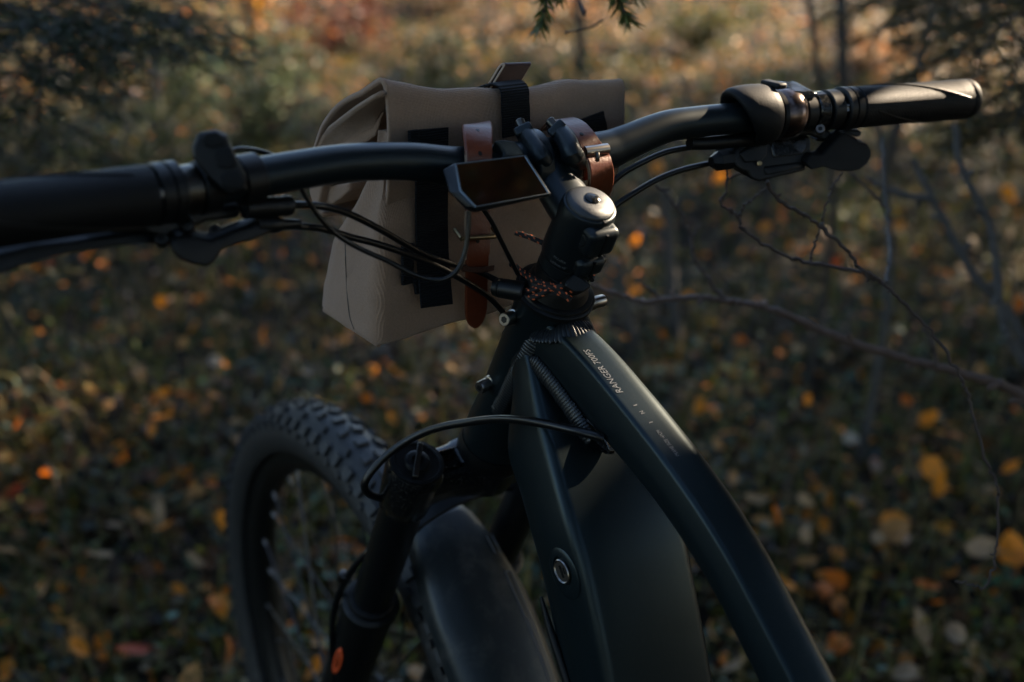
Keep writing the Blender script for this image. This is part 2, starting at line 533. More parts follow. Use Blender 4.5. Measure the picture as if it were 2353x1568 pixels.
obj('keyhole', MB().box(kc + kn * .0021, ka, kb, kn, .0042, .0009, .0003).box(kc + kn * .0021 + kb * .0026, ka, kb, kn, .0022, .0005, .0003), M['black'], frame)

# ---- lettering
def text_mesh(body, fn, name, mt, parent, size=1.0, shear=0.):
    cu = bpy.data.curves.new(name, 'FONT')
    cu.body = body; cu.size = size; cu.shear = shear; cu.resolution_u = 2
    cu.align_x = 'LEFT'
    t = bpy.data.objects.new(name, cu)
    col.objects.link(t)
    dg = bpy.context.evaluated_depsgraph_get()
    me = bpy.data.meshes.new_from_object(t.evaluated_get(dg))
    col.objects.unlink(t); bpy.data.objects.remove(t)
    xs = [v.co.x for v in me.vertices]; w = max(xs) - min(xs); x0 = min(xs)
    for v in me.vertices:
        v.co = Vector(fn((v.co.x - x0) / w, v.co.y / size))
    me.materials.clear(); me.materials.append(mt)
    o = bpy.data.objects.new(name, me)
    col.objects.link(o)
    o.parent = parent; o.matrix_parent_inverse = parent_world(parent).inverted()
    return o
bv_tt = bvh_of(TT)
def on_surface(bv, a, b, h, lift=.0003, down=None):
    """maps (u along a->b, v across by h) down onto a surface"""
    a, b, h = map(lambda q: np.asarray(q, float), (a, b, h))
    dn = np.array([0, -.25, -1.]) if down is None else np.asarray(down, float)
    def fn(u, v):
        q = a + (b - a) * u + h * v
        loc, nn, _, _ = bv.ray_cast(Vector(q - unit(dn) * .08), Vector(unit(dn)))
        if loc is None:
            loc, nn, _, _ = bv.find_nearest(Vector(q))
        nn = Vector(nn)
        if nn.dot(Vector(dn)) > 0: nn = -nn
        return tuple(loc + nn * lift)
    return fn
ta, tb = hit(bv_tt, 1432, 902), hit(bv_tt, 1352, 802)
hv = (hit(bv_tt, 1420, 908) - hit(bv_tt, 1440, 890)); hv = unit(hv - unit(tb - ta) * np.dot(hv, unit(tb - ta)))
text_mesh('RANGER 700FS', on_surface(bv_tt, ta, tb, hv * .0062), 'lettering', M['white'], frame, shear=.25)
ta, tb = hit(bv_tt, 1562, 1048), hit(bv_tt, 1514, 988)
text_mesh('FRAME SIZE: 47CM', on_surface(bv_tt, ta, tb, hv * .0034), 'lettering', M['white'], frame, shear=.2)
for q, ch in (((1463, 930), 'I'), ((1482, 950), 'N'), ((1500, 971), 'I')):  # faint reflections on the tube, drawn in as letter marks
    ta = hit(bv_tt, *q); tb = ta + unit(tb - ta) * (.0006 if ch == 'I' else .0022)
    text_mesh(ch, on_surface(bv_tt, ta, tb, hv * .004), 'lettering', M['white'], frame)

# ---- headset, spacers, stem
headset = obj('headset', MB().lathe(SW(0, 0, .171), AX, [(0, .0262), (.0015, .0280), (.0048, .0282), (.0056, .0272), (.0058, .0262), (.0072, .0258), (.0080, .0240), (.0084, .0226), (.0100, .0220), (.0150, .0204), (.0165, .0198), (.018, .0188)], 48), M['black'], BIKE)
obj('crown_ring', MB().lathe(SW(0, 0, -.004), AX, [(0, .0275), (.002, .0285), (.012, .0280), (.016, .0272)], 48), M['black'], headset)
obj('spacer', MB().lathe(SW(0, 0, .188), AX, [(0, .0182), (.0005, .0188), (.0105, .0188), (.011, .0182)], 40), M['black'], headset)
obj('spacer', MB().lathe(SW(0, 0, .1995), AX, [(0, .0182), (.0005, .0187), (.0085, .0187), (.009, .0182)], 40), M['stem'], headset)

BC = np.array([0, -.0545, 1.0600])       # centre of the bar in its clamp
stem_top = .2525
mbs = MB().lathe(SW(0, 0, .2085), AX, [(0, .0190), (.001, .0197), (.006, .0200), (.020, .0196), (.036, .0188), (.0425, .0180), (.0436, .0176), (.044, .0170)], 56)
stem = obj('stem', mbs, M['stem'], BIKE)
ext0 = SW(0, .008, .232); ext1 = BC - FP * .014 + AX * .002
mbe = MB().tube([SW(0, 0, .2375), SW(0, .016, .2385), SW(0, .032, .2405), SW(0, .046, .2435)], [.0140, .0134, .0130, .0136], 32, 6, sx=1.28)
obj('extension', mbe, M['stem'], stem)
# bar clamp: saddle shells at both sides with the bolt ears
bax = X_
for sgn in (-1, 1):
    th = np.linspace(R_(-70), R_(200), 26)
    rgs = []
    for t_ in th:
        dr = -FP * math.cos(t_ - R_(65)) + AX * math.sin(t_ - R_(65))
        ro = .0215 if True else 0
        ri = .0160
        w0, w1 = .0055, .0175
        rgs.append([BC + X_ * sgn * w0 + dr * ri, BC + X_ * sgn * w1 + dr * ri, BC + X_ * sgn * w1 + dr * ro, BC + X_ * sgn * w0 + dr * ro])
    obj('bar_clamp', MB().loft(rgs), M['stem'], stem, bevel=.0012)
ear_px = [((1268, 400), (1243, 362), (1224, 332), (1206, 306), (1199, 291)), ((1318, 392), (1313, 352), (1302, 325), (1284, 301), (1268, 284))]
for (q0, q1, q2, q3, q4), xx in zip(ear_px, (-.012, .0125)):
    dd = [.705, .703, .708, .717, .722]
    ps = [P(q1[0] + 9, q1[1] + 22, .722), P(q1[0] + 3, q1[1] + 6, .711)] + [P(*q, d) for q, d in zip((q1, q2, q3), dd[1:])]
    obj('clamp_ear', MB().tube(ps, [.0070, .0068, .0066, .0063, .0058], 16, 5, sx=1.15), M['stem'], stem)
    axb = unit(P(*q4, .7165) - P(*q3, .715))
    cb = P(*q3, .715)
    obj('clamp_block', MB().box(cb + axb * .0008, unit(np.cross(axb, ray(*q3))), axb, np.cross(unit(np.cross(axb, ray(*q3))), axb), .0062, .0034, .0062), M['stem'], stem, bevel=.0018, segs=3)
    obj('clamp_bolt', MB().lathe(cb + axb * .0035, axb, [(0, .0034), (.0060, .0034), (.0066, .0029), (.0067, .0012), (.0055, .0010)], 20), M['darksteel'], stem)
    hp = P(*q1, .6985)
    obj('bolt_hole', MB().lathe(hp, unit(CAM - hp), [(-.003, .0036), (.0004, .0036), (.0003, .0030), (-.002, .0028)], 20), M['black'], stem)
# rear pinch clamp: two lugs, a black strip for the shaded slot down the back, a bolt through each
for c_, hx, hf, ha in ((SW(0, -.0150, .2385), .0118, .0098, .0105), (SW(.0005, -.0145, .2165), .0108, .0092, .0072)):
    obj('pinch_lug', MB().box(c_, X_, FP, AX, hx, hf, ha), M['stem'], stem, bevel=.0046, segs=5)
    obj('slot_strip', MB().box(c_ - FP * (hf - .0006), X_, FP, AX, .0009, .0009, ha * .86), M['black'], stem)  # black strip imitates the shade inside the slot
    obj('pinch_bolt', MB().lathe(c_ + X_ * (hx + .0036) - FP * .001, -X_, [(0, .0018), (0, .0030), (.0008, .0036), (.006, .0036)], 20), M['darksteel'], stem)
    hb_ = c_ - X_ * (hx - .0002) - FP * .001
    obj('bolt_hole', MB().lathe(hb_, -X_, [(-.002, .0042), (.0004, .0042), (.0006, .0036), (.0001, .0030), (.0001, .0001)], 20), M['black'], stem)
obj('slot_strip', MB().box(SW(0, -.0172, .2515), X_, FP, AX, .0009, .0016, .0016), M['black'], stem)
# top cap
cc = SW(0, 0, .2525)
cap = obj('top_cap', MB().lathe(cc, AX, [(-.001, .0162), (.0012, .0162), (.0018, .0158), (.0034, .0138), (.0046, .0100), (.0050, .0058), (.0050, .001)], 56), M['cap'], stem)
obj('cap_plug', MB().lathe(cc + AX * .0050, AX, [(-.0005, .0052), (.0006, .0051), (.0014, .0038), (.0018, .0018), (.0019, .0002)], 36), M['gloss'], stem)
# torque print on the stem's collar
def on_stem(u0, u1, v0, hgt, rad=.0207):
    def fn(u, v):
        an = u0 + (u1 - u0) * u
        return tuple(RACE + AX * (v0 + hgt * v) + (X_ * math.cos(an) + FP * math.sin(an)) * rad)
    return fn
text_mesh('MAX-6N.m', on_stem(R_(197), R_(222), .2165, .0030), 'lettering', M['white'], stem)
text_mesh('L:60mm +8°', on_stem(R_(194), R_(228), .2122, .0030), 'lettering', M['white'], stem)

# ---- handlebar
bar_pts = [(-.42, -.104, 1.0865), (-.3402, -.0926, 1.0831), (-.2603, -.0818, 1.0798), (-.2348, -.0778, 1.0790), (-.2065, -.0733, 1.0790), (-.1818, -.0694, 1.0790), (-.1480, -.0650, 1.0782), (-.1060, -.0606, 1.0732), (-.073, -.0580, 1.0655), (-.045, -.0556, 1.0605), (0, -.0545, 1.0597), (.0461, -.0560, 1.0606), (.0662, -.0576, 1.0650), (.099, -.0596, 1.0730), (.125, -.0625, 1.0746), (.1464, -.0655, 1.0750), (.2022, -.0741, 1.0755), (.2744, -.0855, 1.0762), (.3832, -.1026, 1.0762)]
bar_r = [.0111, .0111, .0111, .0111, .0111, .0111, .0111, .0115, .0126, .0145, .0150, .0140, .0124, .0113, .0111, .0111, .0111, .0111, .0111]
bar = obj('handlebar', MB().tube(bar_pts, bar_r, 36, 8), M['bar'], BIKE)
_bp = np.array(bar_pts)
def BARX(x):
    return np.array([x, np.interp(x, _bp[:, 0], _bp[:, 1]), np.interp(x, _bp[:, 0], _bp[:, 2])])
def bar_dir(x):
    return unit(BARX(x + .02) - BARX(x - .02))

def grip(x0, x1, name='grip'):
    """x0 inner end, x1 outer end"""
    sg = 1 if x1 > x0 else -1
    a, b = BARX(x0), BARX(x1); ax = unit(b - a); L = np.linalg.norm(b - a)
    pr_ = [(0, .0140), (.002, .0157), (.006, .0158), (.04, .0154), (.08, .0157), (L - .02, .0158), (L - .008, .0159), (L - .002, .0140), (L, .009), (L + .0005, .001)]
    g = obj(name, MB().lathe(a, ax, pr_, 48), M['grip'], BIKE)
    # long swirling grooves and the fine ribs between them
    for ph in (0, 2.1, 4.2):
        q = []
        e1 = unit(np.cross(ax, Z_)); e2 = np.cross(ax, e1)
        for i in range(28):
            t = .012 + (L - .026) * i / 27
            an = ph + 1.8 * i / 27
            q.append(a + ax * t + .0158 * (e1 * math.cos(an) + e2 * math.sin(an)))
        obj('groove', MB().tube(q, .0006, 6), M['black'], g)
    c0 = a - ax * .014
    obj('collar', MB().lathe(c0, ax, [(0, .0150), (.001, .0163), (.0062, .0163), (.0066, .0150), (.0074, .0150), (.0078, .0161), (.0134, .0161), (.0142, .0146)], 48), M['black'], g)
    obj('collar_bolt', MB().lathe(c0 + ax * .010 + unit(CAM - c0) * .0158, unit(CAM - c0), [(-.002, .0026), (.0006, .0026), (.0009, .0020), (.0003, .0012)], 18), M['steel'], g)
    return g
gl = grip(-.2665, -.405)
gr = grip(.266, .384)
# right grip outer end: raised ring that catches the light
ge = BARX(.378)
obj('end_ring', MB().lathe(ge, bar_dir(.37), [(-.004, .0150), (-.003, .0158), (.003, .0159), (.005, .0150)], 48), M['rubber'], gr)

# ---- bar-mounted display
dn = np.array([0, -.6, .8]); dA = P(1130, 420, .655)
scr = [PPL(*q, dA, dn) for q in ((1044, 377), (1208, 358), (1264, 446), (1092, 478), (1056, 440))]
disp = obj('display', MB(), None, BIKE) if False else None
def scaled(poly, s_, off):
    c_ = np.mean(poly, axis=0)
    return [c_ + (q - c_) * s_ + off for q in poly]
def inset(poly, d):
    c_ = np.mean(poly, axis=0)
    return [q + unit(c_ - q) * d for q in poly]
outer = [PPL(*q, dA - dn * .004, dn) for q in ((1017, 391), (1042, 376), (1209, 356), (1267, 447), (1092, 487), (1070, 480), (1032, 441))]
deep = [PPL(*q, dA - dn * .012, dn) for q in ((1019, 393), (1050, 384), (1207, 364), (1262, 452), (1090, 489), (1068, 480), (1034, 441))]
face = [PPL(*q, dA, dn) for q in ((1040, 380), (1044, 377), (1208, 358), (1264, 446), (1092, 478), (1084, 472), (1056, 440))]
disp = obj('display', MB().loft([deep, outer, face]), M['bezel'], BIKE, bevel=.0008, segs=2)
rim = MB()
f5 = scr; i5 = inset(scr, .0017)
lift = dn * .0006
n5 = len(f5)
rim.add(f5 + [q + lift for q in inset(scr, .0005)] + [q + lift for q in inset(scr, .0012)] + i5,
        [(k_ * n5 + i, k_ * n5 + (i + 1) % n5, (k_ + 1) * n5 + (i + 1) % n5, (k_ + 1) * n5 + i) for k_ in range(3) for i in range(n5)])
obj('bezel', rim, mat('bezel_edge', (.16, .19, .20), .3, metal=.8), disp)
obj('screen', MB().prism([q + dn * .0002 for q in i5], -dn * .001), M['screen'], disp)
# its arm round the bar
mk = MB()
arm = [m(3, 610, 905), m(3, 700, 895), m(3, 815, 905), m(3, 880, 985), m(3, 915, 1055), m(3, 690, 1075), m(3, 705, 1030), m(3, 660, 960)]
obj('display_arm', MB().prism([PB(*q, -.019) for q in arm], np.array([0, .010, -.016])), M['stem'], disp, bevel=.002, segs=3)

# ---- left controls: remote with three keys
rp = [m(1, *q) for q in ((1045, 860), (1042, 795), (1080, 722), (1175, 705), (1235, 735), (1285, 850), (1345, 965), (1350, 1045), (1255, 1068), (1190, 1025), (1115, 950))]
rn = unit(CAM - P(540, 405, .56))
rA = P(540, 405, .563)
face_in = [PPL(*q, rA, rn) for q in rp]
back = [q - rn * .013 for q in face_in]
remote = obj('remote', MB().loft([scaled(back, .93, 0), back, [q - rn * .002 for q in face_in], scaled(face_in, .90, rn * .0)]), M['black'], BIKE, bevel=.0012, segs=2)
for kq in (((1098, 760), (1120, 722), (1185, 718), (1232, 765), (1225, 795), (1160, 808), (1110, 795)), ((1165, 835), (1185, 812), (1262, 806), (1285, 870), (1290, 905), (1240, 922), (1190, 915)), ((1200, 955), (1225, 935), (1305, 930), (1338, 985), (1330, 1030), (1240, 1035), (1212, 1010))):
    kf = [PPL(*m(1, *q), rA + rn * .0004, rn) for q in kq]
    obj('key', MB().loft([[q - rn * .001 for q in kf], kf, scaled(kf, .90, rn * .0009)]), M['rubber'], remote, bevel=.0004)
def ring_on_bar(x, half, r, mt, parent, name='clamp_band'):
    a = BARX(x); d = bar_dir(x)
    return obj(name, MB().lathe(a, d, [(-half, r * .93), (-half + .0008, r), (half - .0008, r), (half, r * .93)], 40), mt, parent)
ring_on_bar(-.2125, .0065, .0140, M['black'], remote)
ring_on_bar(-.2480, .0050, .0131, M['darksteel'], remote, 'clamp_band')
ring_on_bar(-.2375, .0050, .0142, M['black'], remote)

def blob(polypx, dpx, off, mt, name, parent, bevel=.003, segs=3, sc=1):
    """a thick lever or housing: its outline at the bar's distance + dpx, thickness off"""
    return obj(name, MB().prism([PB(*q, dpx) for q in polypx], off), mt, parent, bevel=bevel, segs=segs)
# left brake lever
lv = [m(1, *q) for q in ((-300, 1462), (0, 1385), (180, 1340), (380, 1318), (600, 1288), (790, 1262), (860, 1262), (930, 1290), (915, 1320), (850, 1335), (790, 1330), (600, 1350), (400, 1378), (200, 1430), (0, 1500), (-300, 1600))]
bl = blob(lv, .02, np.array([0, .012, .004]), M['black'], 'brake_lever', BIKE, .004)
hb = [m(1, *q) for q in ((500, 1262), (700, 1180), (960, 1150), (1120, 1130), (1320, 1110), (1320, 1190), (1130, 1218), (1000, 1280), (900, 1310), (780, 1275), (640, 1285))]
blob(hb, .012, np.array([0, .016, 0.003]), M['black'], 'master_cylinder', bl, .004)
for q, r_ in ((m(1, 1020, 1220), .0050), (m(1, 1170, 1255), .0044), (m(1, 880, 1300), .0042)):
    cc = PB(*q, .010)
    dd = unit(CAM - cc)
    bolt_head('bolt', cc, dd + np.array([0, 0, .35]), r_ * .85, M['darksteel'], bl)
a, b = PB(*m(1, 1330, 1138), .006), PB(*m(1, 1592, 1118), .006)
obj('hose_sleeve', MB().lathe(a, b - a, [(0, .0058), (.02, .0058), (np.linalg.norm(b - a) - .012, .0060), (np.linalg.norm(b - a) - .011, .0055), (np.linalg.norm(b - a) - .009, .0060), (np.linalg.norm(b - a) - .0075, .0055), (np.linalg.norm(b - a) - .0055, .0060), (np.linalg.norm(b - a) - .0015, .0056), (np.linalg.norm(b - a), .004)], 28), M['black'], bl)
# paddle of the seat post remote
pd = [m(1, *q) for q in ((935, 1325), (960, 1290), (1040, 1285), (1150, 1308), (1300, 1250), (1400, 1222), (1500, 1208), (1500, 1262), (1400, 1306), (1290, 1340), (1215, 1365), (1180, 1425), (1130, 1460), (1060, 1448), (985, 1420), (950, 1385))]
pdl = blob(pd, .004, np.array([0, .010, .002]), M['black'], 'paddle_remote', BIKE, .0035)
a, b = PB(*m(1, 1395, 1225), .008), PB(*m(1, 1520, 1222), .008)
obj('cable_stop', MB().lathe(a, b - a, [(0, .0045), (.006, .0050), (.012, .0050), (.016, .0034), (.027, .0026)], 20), M['black'], pdl)

# ---- hoses and cables on the left
def cable(pts, r, name, mt='hose', k=8):
    """pts: (x, y, distance)"""
    return obj(name, MB().tube([P(*q) for q in pts], r, 12, k), M[mt], BIKE)
cable([(668, 471, .620), (730, 473, .632), (790, 487, .650), (850, 515, .668), (905, 546, .690), (965, 580, .715), (1020, 602, .735), (1100, 625, .765), (1170, 660, .775)], .0022, 'brake_hose')
cable([(638, 521, .612), (690, 520, .625), (745, 527, .642), (805, 545, .660), (870, 562, .680), (950, 590, .705), (1030, 625, .735), (1120, 680, .77), (1170, 735, .785)], .0022, 'gear_cable')
cable([(690, 425, .612), (705, 455, .617), (735, 500, .626), (775, 540, .637), (830, 573, .650), (890, 600, .660), (945, 628, .668), (985, 641, .672), (1020, 642, .672), (1050, 622, .670), (1068, 580, .668), (1076, 530, .665), (1078, 485, .662)], .00155, 'display_wire')
cable([(520, 352, .600), (548, 343, .608), (590, 346, .618), (632, 360, .626), (660, 380, .630)], .0014, 'display_wire')
cable([(1110, 480, .690), (1130, 510, .70), (1150, 550, .71), (1170, 590, .725), (1190, 630, .735)], .0016, 'display_wire')
# ---- and on the right
sv = [PB(*m(5, 955, 818), .008), PB(*m(5, 1150, 815), .008), PB(*m(5, 1400, 790), .008), PB(*m(5, 1700, 760), .01)]
ca = cable([(1398, 428, .790), (1430, 400, .788), (1475, 374, .788), (1530, 350, .792), (1590, 338, .798)], .0022, 'brake_hose')
obj('hose_sleeve', MB().tube(sv, [.0048, .0050, .0052, .0055], 20, 3), M['black'], ca)
cable([(1380, 500, .79), (1412, 474, .790), (1455, 445, .794), (1510, 413, .800), (1570, 390, .806), (1650, 372, .815)], .0022, 'gear_cable')

# ---- right controls
lb = [m(6, *q) for q in ((180, 800), (195, 755), (250, 708), (340, 690), (440, 672), (560, 655), (700, 645), (830, 640), (842, 700), (838, 780), (800, 850), (800, 935), (700, 960), (600, 982), (500, 1008), (400, 1030), (330, 1005), (300, 950), (240, 935), (195, 890))]
shf = blob(lb, .010, np.array([0, .022, .003]), M['black'], 'gear_shifter', BIKE, .004)
for pq_ in (((230, 790), (330, 720), (470, 700), (470, 800), (420, 860), (280, 870)), ((500, 690), (800, 665), (805, 750), (760, 800), (520, 830)), ((440, 905), (760, 860), (770, 900), (600, 950), (460, 975))):
    blob([m(6, *q) for q in pq_], .0085, np.array([0, .006, .001]), M['gloss'] if pq_[0][0] == 500 else M['black'], 'cover_plate', shf, .0016)
lp = [m(6, *q) for q in ((790, 870), (830, 800), (930, 798), (990, 730), (1062, 650), (1110, 615), (1160, 640), (1225, 660), (1240, 700), (1310, 705), (1345, 760), (1345, 815), (1310, 878), (1250, 925), (1180, 942), (1080, 942), (940, 905), (840, 930))]
blob(lp, .004, np.array([0, .009, .002]), M['rubber'], 'thumb_lever', shf, .003)
fl = [m(6, *q) for q in ((1090, 610), (1150, 585), (1240, 592), (1265, 612), (1255, 640), (1225, 655), (1160, 630))]
blob(fl, .012, np.array([0, .012, .002]), M['black'], 'finger_lever', shf, .003)
a, b = PB(*m(6, -8, 858), .018), PB(*m(6, 205, 832), .018)
L_ = np.linalg.norm(b - a)
obj('barrel_adjuster', MB().lathe(a, b - a, [(0, .0040), (.004, .0062), (.006, .0077), (.0165, .0077), (.0185, .0062), (L_, .0055)], 8), M['black'], shf, sharp=20)
obj('bolt', MB().lathe(PB(*m(6, 400, 870), .008), unit(CAM - PB(*m(6, 400, 870), .008)), [(-.002, .0018), (.001, .0018), (.0012, .001)], 14), M['brass'], shf)
# right brake master and its clamp
mc = [m(6, *q) for q in ((440, 600), (620, 560), (860, 520), (1000, 590), (1040, 660), (960, 690), (830, 640), (560, 655), (440, 675))]
bcl = blob(mc, .012, np.array([0, .018, .002]), M['black'], 'brake_lever', BIKE, .004)
for x_, h_, r_ in ((.2440, .0055, .0150),):
    ring_on_bar(x_, h_, r_, M['black'], bcl)
cc = PB(*m(6, 910, 580), -.010)
bolt_head('bolt', cc, unit(CAM - cc) + np.array([0, 0, .3]), .0034, M['steel'], bcl)
blv = [m(6, *q) for q in ((880, 660), (1000, 668), (1100, 640), (1180, 600), (1210, 610), (1110, 668), (1010, 700), (880, 690))]
blob(blv, .035, np.array([0, .008, .002]), M['gloss'], 'lever_blade', bcl, .002)
# rubber holder hooded round the bar
def hood(x_in_top, x_in_bot, x_out, ri, ro):
    mb = MB()
    n = 44
    rings = [[], [], [], [], []]
    a0 = BARX((x_in_top + x_out) / 2); d = bar_dir((x_in_top + x_out) / 2)
    e1 = unit(Z_ - d * np.dot(Z_, d)); e2 = np.cross(d, e1)
    for j in range(n):
        th = 2 * math.pi * j / n
        k_ = .5 + .5 * math.cos(th)
        xi = x_in_bot + (x_in_top - x_in_bot) * k_ ** .7
        dr = e1 * math.cos(th) + e2 * math.sin(th)
        bulge = 1 + .10 * k_
        ci = BARX(xi); co = BARX(x_out)
        rings[0].append(co + dr * ri * .8)
        rings[1].append(co + dr * ro * bulge)
        rings[2].append((ci + co) / 2 + dr * ro * bulge * 1.02)
        rings[3].append(ci + d * .003 + dr * ro * bulge * .97)
        rings[4].append(ci + dr * (ri + ro * bulge) * .5)
    inn = [ (ci_ ) for ci_ in rings[4]]
    r5, r6 = [], []
    for j in range(n):
        th = 2 * math.pi * j / n
        k_ = .5 + .5 * math.cos(th)
        xi = x_in_bot + (x_in_top - x_in_bot) * k_ ** .7
        dr = e1 * math.cos(th) + e2 * math.sin(th)
        r5.append(BARX(xi) + d * .003 + dr * ri)
        r6.append(BARX(x_out) - d * .004 + dr * ri * .9)
    mb.loft([rings[0], rings[1], rings[2], rings[3], rings[4], r5, r6], cap=False)
    return mb
hd = obj('rubber_holder', hood(.1510, .1760, .1905, .0140, .0212), M['rubber'], BIKE, sub=1)
obj('holder_tab', MB().box(BARX(.190) + np.array([0, 0, .0225]), X_, Y_, Z_, .0045, .0095, .0022), M['rubber'], hd, bevel=.0015)
# bell: dome, striker bracket, spring
be = BARX(.2035); bd = bar_dir(.2)
bell = obj('bell', MB().lathe(be - bd * .009, bd, [(0, .0135), (.0004, .0158), (.004, .0182), (.010, .0188), (.016, .0176), (.0185, .0155), (.019, .0135)], 48), M['sun_pink'], BIKE)
obj('bell_rim', MB().lathe(be - bd * .0125, bd, [(0, .0125), (.0004, .0178), (.0035, .0182), (.004, .0125)], 44), M['black'], bell)
bk0 = [m(6, *q) for q in ((672, 300), (700, 262), (780, 268), (840, 262), (890, 285), (880, 315), (800, 330), (740, 338), (690, 352), (672, 400), (660, 430))]
obj('bell_bracket', MB().prism([PB(*q, -.016) for q in bk0], np.array([.001, .02, .004])), M['gloss'], bell, bevel=.0015)
q = []
s0, s1 = PB(*m(6, 762, 335), -.017), PB(*m(6, 765, 470), -.017)
sa = unit(s1 - s0); e1 = unit(np.cross(sa, X_)); e2 = np.cross(sa, e1)
for i in range(90):
    t = i / 89; an = t * 2 * math.pi * 8
    q.append(s0 + (s1 - s0) * t + .0028 * (e1 * math.cos(an) + e2 * math.sin(an)))
obj('spring', MB().tube(q, .00055, 6), M['steel'], bell)
obj('bell_band', MB().lathe(BARX(.2200), bar_dir(.22), [(-.005, .0128), (-.004, .0142), (.004, .0142), (.005, .0128)], 36), M['black'], bell)
ring_on_bar(.2310, .0048, .0146, M['gloss'], bell)

# ---- fork
fork = obj('fork', MB().lathe(SW(0, .0, -.034), AX, [(0, .020), (.003, .0255), (.016, .0270), (.028, .0268), (.030, .024)], 44), M['gloss'], BIKE)
def crown_arm(sg):
    rg = []
    for f_, w, h in ((.0, .026, .016), (.25, .023, .0155), (.55, .019, .0150), (.8, .020, .0155), (1.0, .022, .0165)):
        c_ = SW(sg * .067 * f_, .004 * f_, -.018 - .002 * f_)
        rg.append(sect(c_, FP, AX, roundpoly([(-w, -h), (w, -h), (w, h), (-w, h)], .3, 3)))
    return MB().loft(loft_curve(rg, 5))
for sg in (-1, 1):
    arm_ = obj('crown', crown_arm(sg), M['gloss'], fork)
    if sg < 0:
        # lightening window in the crown
        wq = [SW(-.052, -.006, -.0018), SW(-.026, -.006, -.0018), SW(-.026, .012, -.0018), SW(-.052, .012, -.0018)]
        rimw = MB()
        f4 = wq; g4 = inset(wq, .004); d4 = [q_ - AX * .004 for q_ in inset(wq, .0045)]
        rimw.add(f4 + [q_ + AX * .0012 for q_ in inset(wq, .002)] + g4 + d4, [(k_ * 4 + i, k_ * 4 + (i + 1) % 4, (k_ + 1) * 4 + (i + 1) % 4, (k_ + 1) * 4 + i) for k_ in range(3) for i in range(4)])
        obj('crown_window', rimw, M['gloss'], fork)
    lx = sg * .067
    top = SW(lx, .004, .004)
    obj('leg_socket', MB().lathe(SW(lx, .004, -.050), AX, [(0, .0188), (.002, .0205), (.020, .0222), (.044, .0232), (.050, .0228), (.0535, .0212)], 44), M['gloss'], fork)
    obj('stanchion', MB().lathe(SW(lx, .004, -.30), AX, [(0, .0175), (.27, .0175)], 36), M['gloss'] if False else M['hose'], fork)
    kn_ = obj('adjuster_knob', MB().lathe(top - AX * .001, AX, [(0, .0208), (.0022, .0208), (.0026, .0180), (.0016, .0172), (.0016, .0105), (.0042, .0095), (.0050, .0080), (.0050, .0045), (.0036, .0042), (.0036, .0005)], 44), M['black'], fork)
    obj('adjuster_lever', MB().box(top + AX * .0035, unit(X_ * .55 + FP * .83), unit(FP * .55 - X_ * .83), AX, .0165, .0022, .0012), M['darksteel'], fork, bevel=.0005)
    low = obj('lower_leg', MB().lathe(SW(lx, .004, -.60), AX, [(0, .021), (.30, .0228), (.375, .0235), (.388, .0255), (.398, .0258), (.400, .0240), (.402, .0200)], 44), M['black'], fork)
    obj('seal_ring', MB().lathe(SW(lx, .004, -.200), AX, [(0, .0196), (.001, .0218), (.006, .0214), (.008, .0185)], 44), M['rubber'], fork)
# emblem on the left lower leg
def on_leg(a0, a1, v0, v1, rad=.0242):
    def fn(u, v):
        an = a0 + (a1 - a0) * u
        return RACE + AX * (v0 + (v1 - v0) * v) + (X_ * math.cos(an) + FP * math.sin(an)) * rad + np.array([-.067, 0, 0]) + FP * .004
    return fn
fn = on_leg(R_(184), R_(212), -.258, -.306)
mbz = MB()
outl = [fn(.5 + .42 * math.cos(t_), .5 + .5 * math.sin(t_)) for t_ in np.linspace(0, 2 * math.pi, 24, endpoint=False)]
inl = [fn(.5 + .22 * math.cos(t_), .5 + .30 * math.sin(t_)) for t_ in np.linspace(0, 2 * math.pi, 24, endpoint=False)]
mbz.loft([outl, inl], cap=False)
mbz.loft([[fn(.42, .25), fn(.58, .25)], [fn(.42, .42), fn(.58, .42)], [fn(.42, .75), fn(.58, .75)]], cap=False, closed=False)
obj('emblem', mbz, M['orange'], fork, solid=.0004)
# fork hose, clipped to the leg, and the loop from the frame's port
cable([(1385, 1008, .700), (1362, 1000, .700), (1310, 987, .706), (1240, 972, .722), (1180, 964, .742), (1130, 964, .760), (1080, 970, .778), (1020, 980, .795), (970, 996, .808), (925, 1020, .816), (885, 1050, .820), (853, 1085, .822), (838, 1112, .825), (842, 1130, .832), (862, 1142, .845), (900, 1150, .86)], .0030, 'fork_cable')
cable([(880, 1235, .935), (850, 1262, .93), (812, 1305, .945), (785, 1350, .965), (768, 1400, .985), (763, 1460, 1.005), (766, 1530, 1.03), (775, 1620, 1.06)], .0030, 'fork_hose')
obj('hose_clip', MB().lathe(P(793, 1318, .953), unit(P(785, 1350, .965) - P(812, 1305, .945)), [(0, .0036), (.001, .0050), (.008, .0050), (.009, .0036)], 18), M['darksteel'], fork)

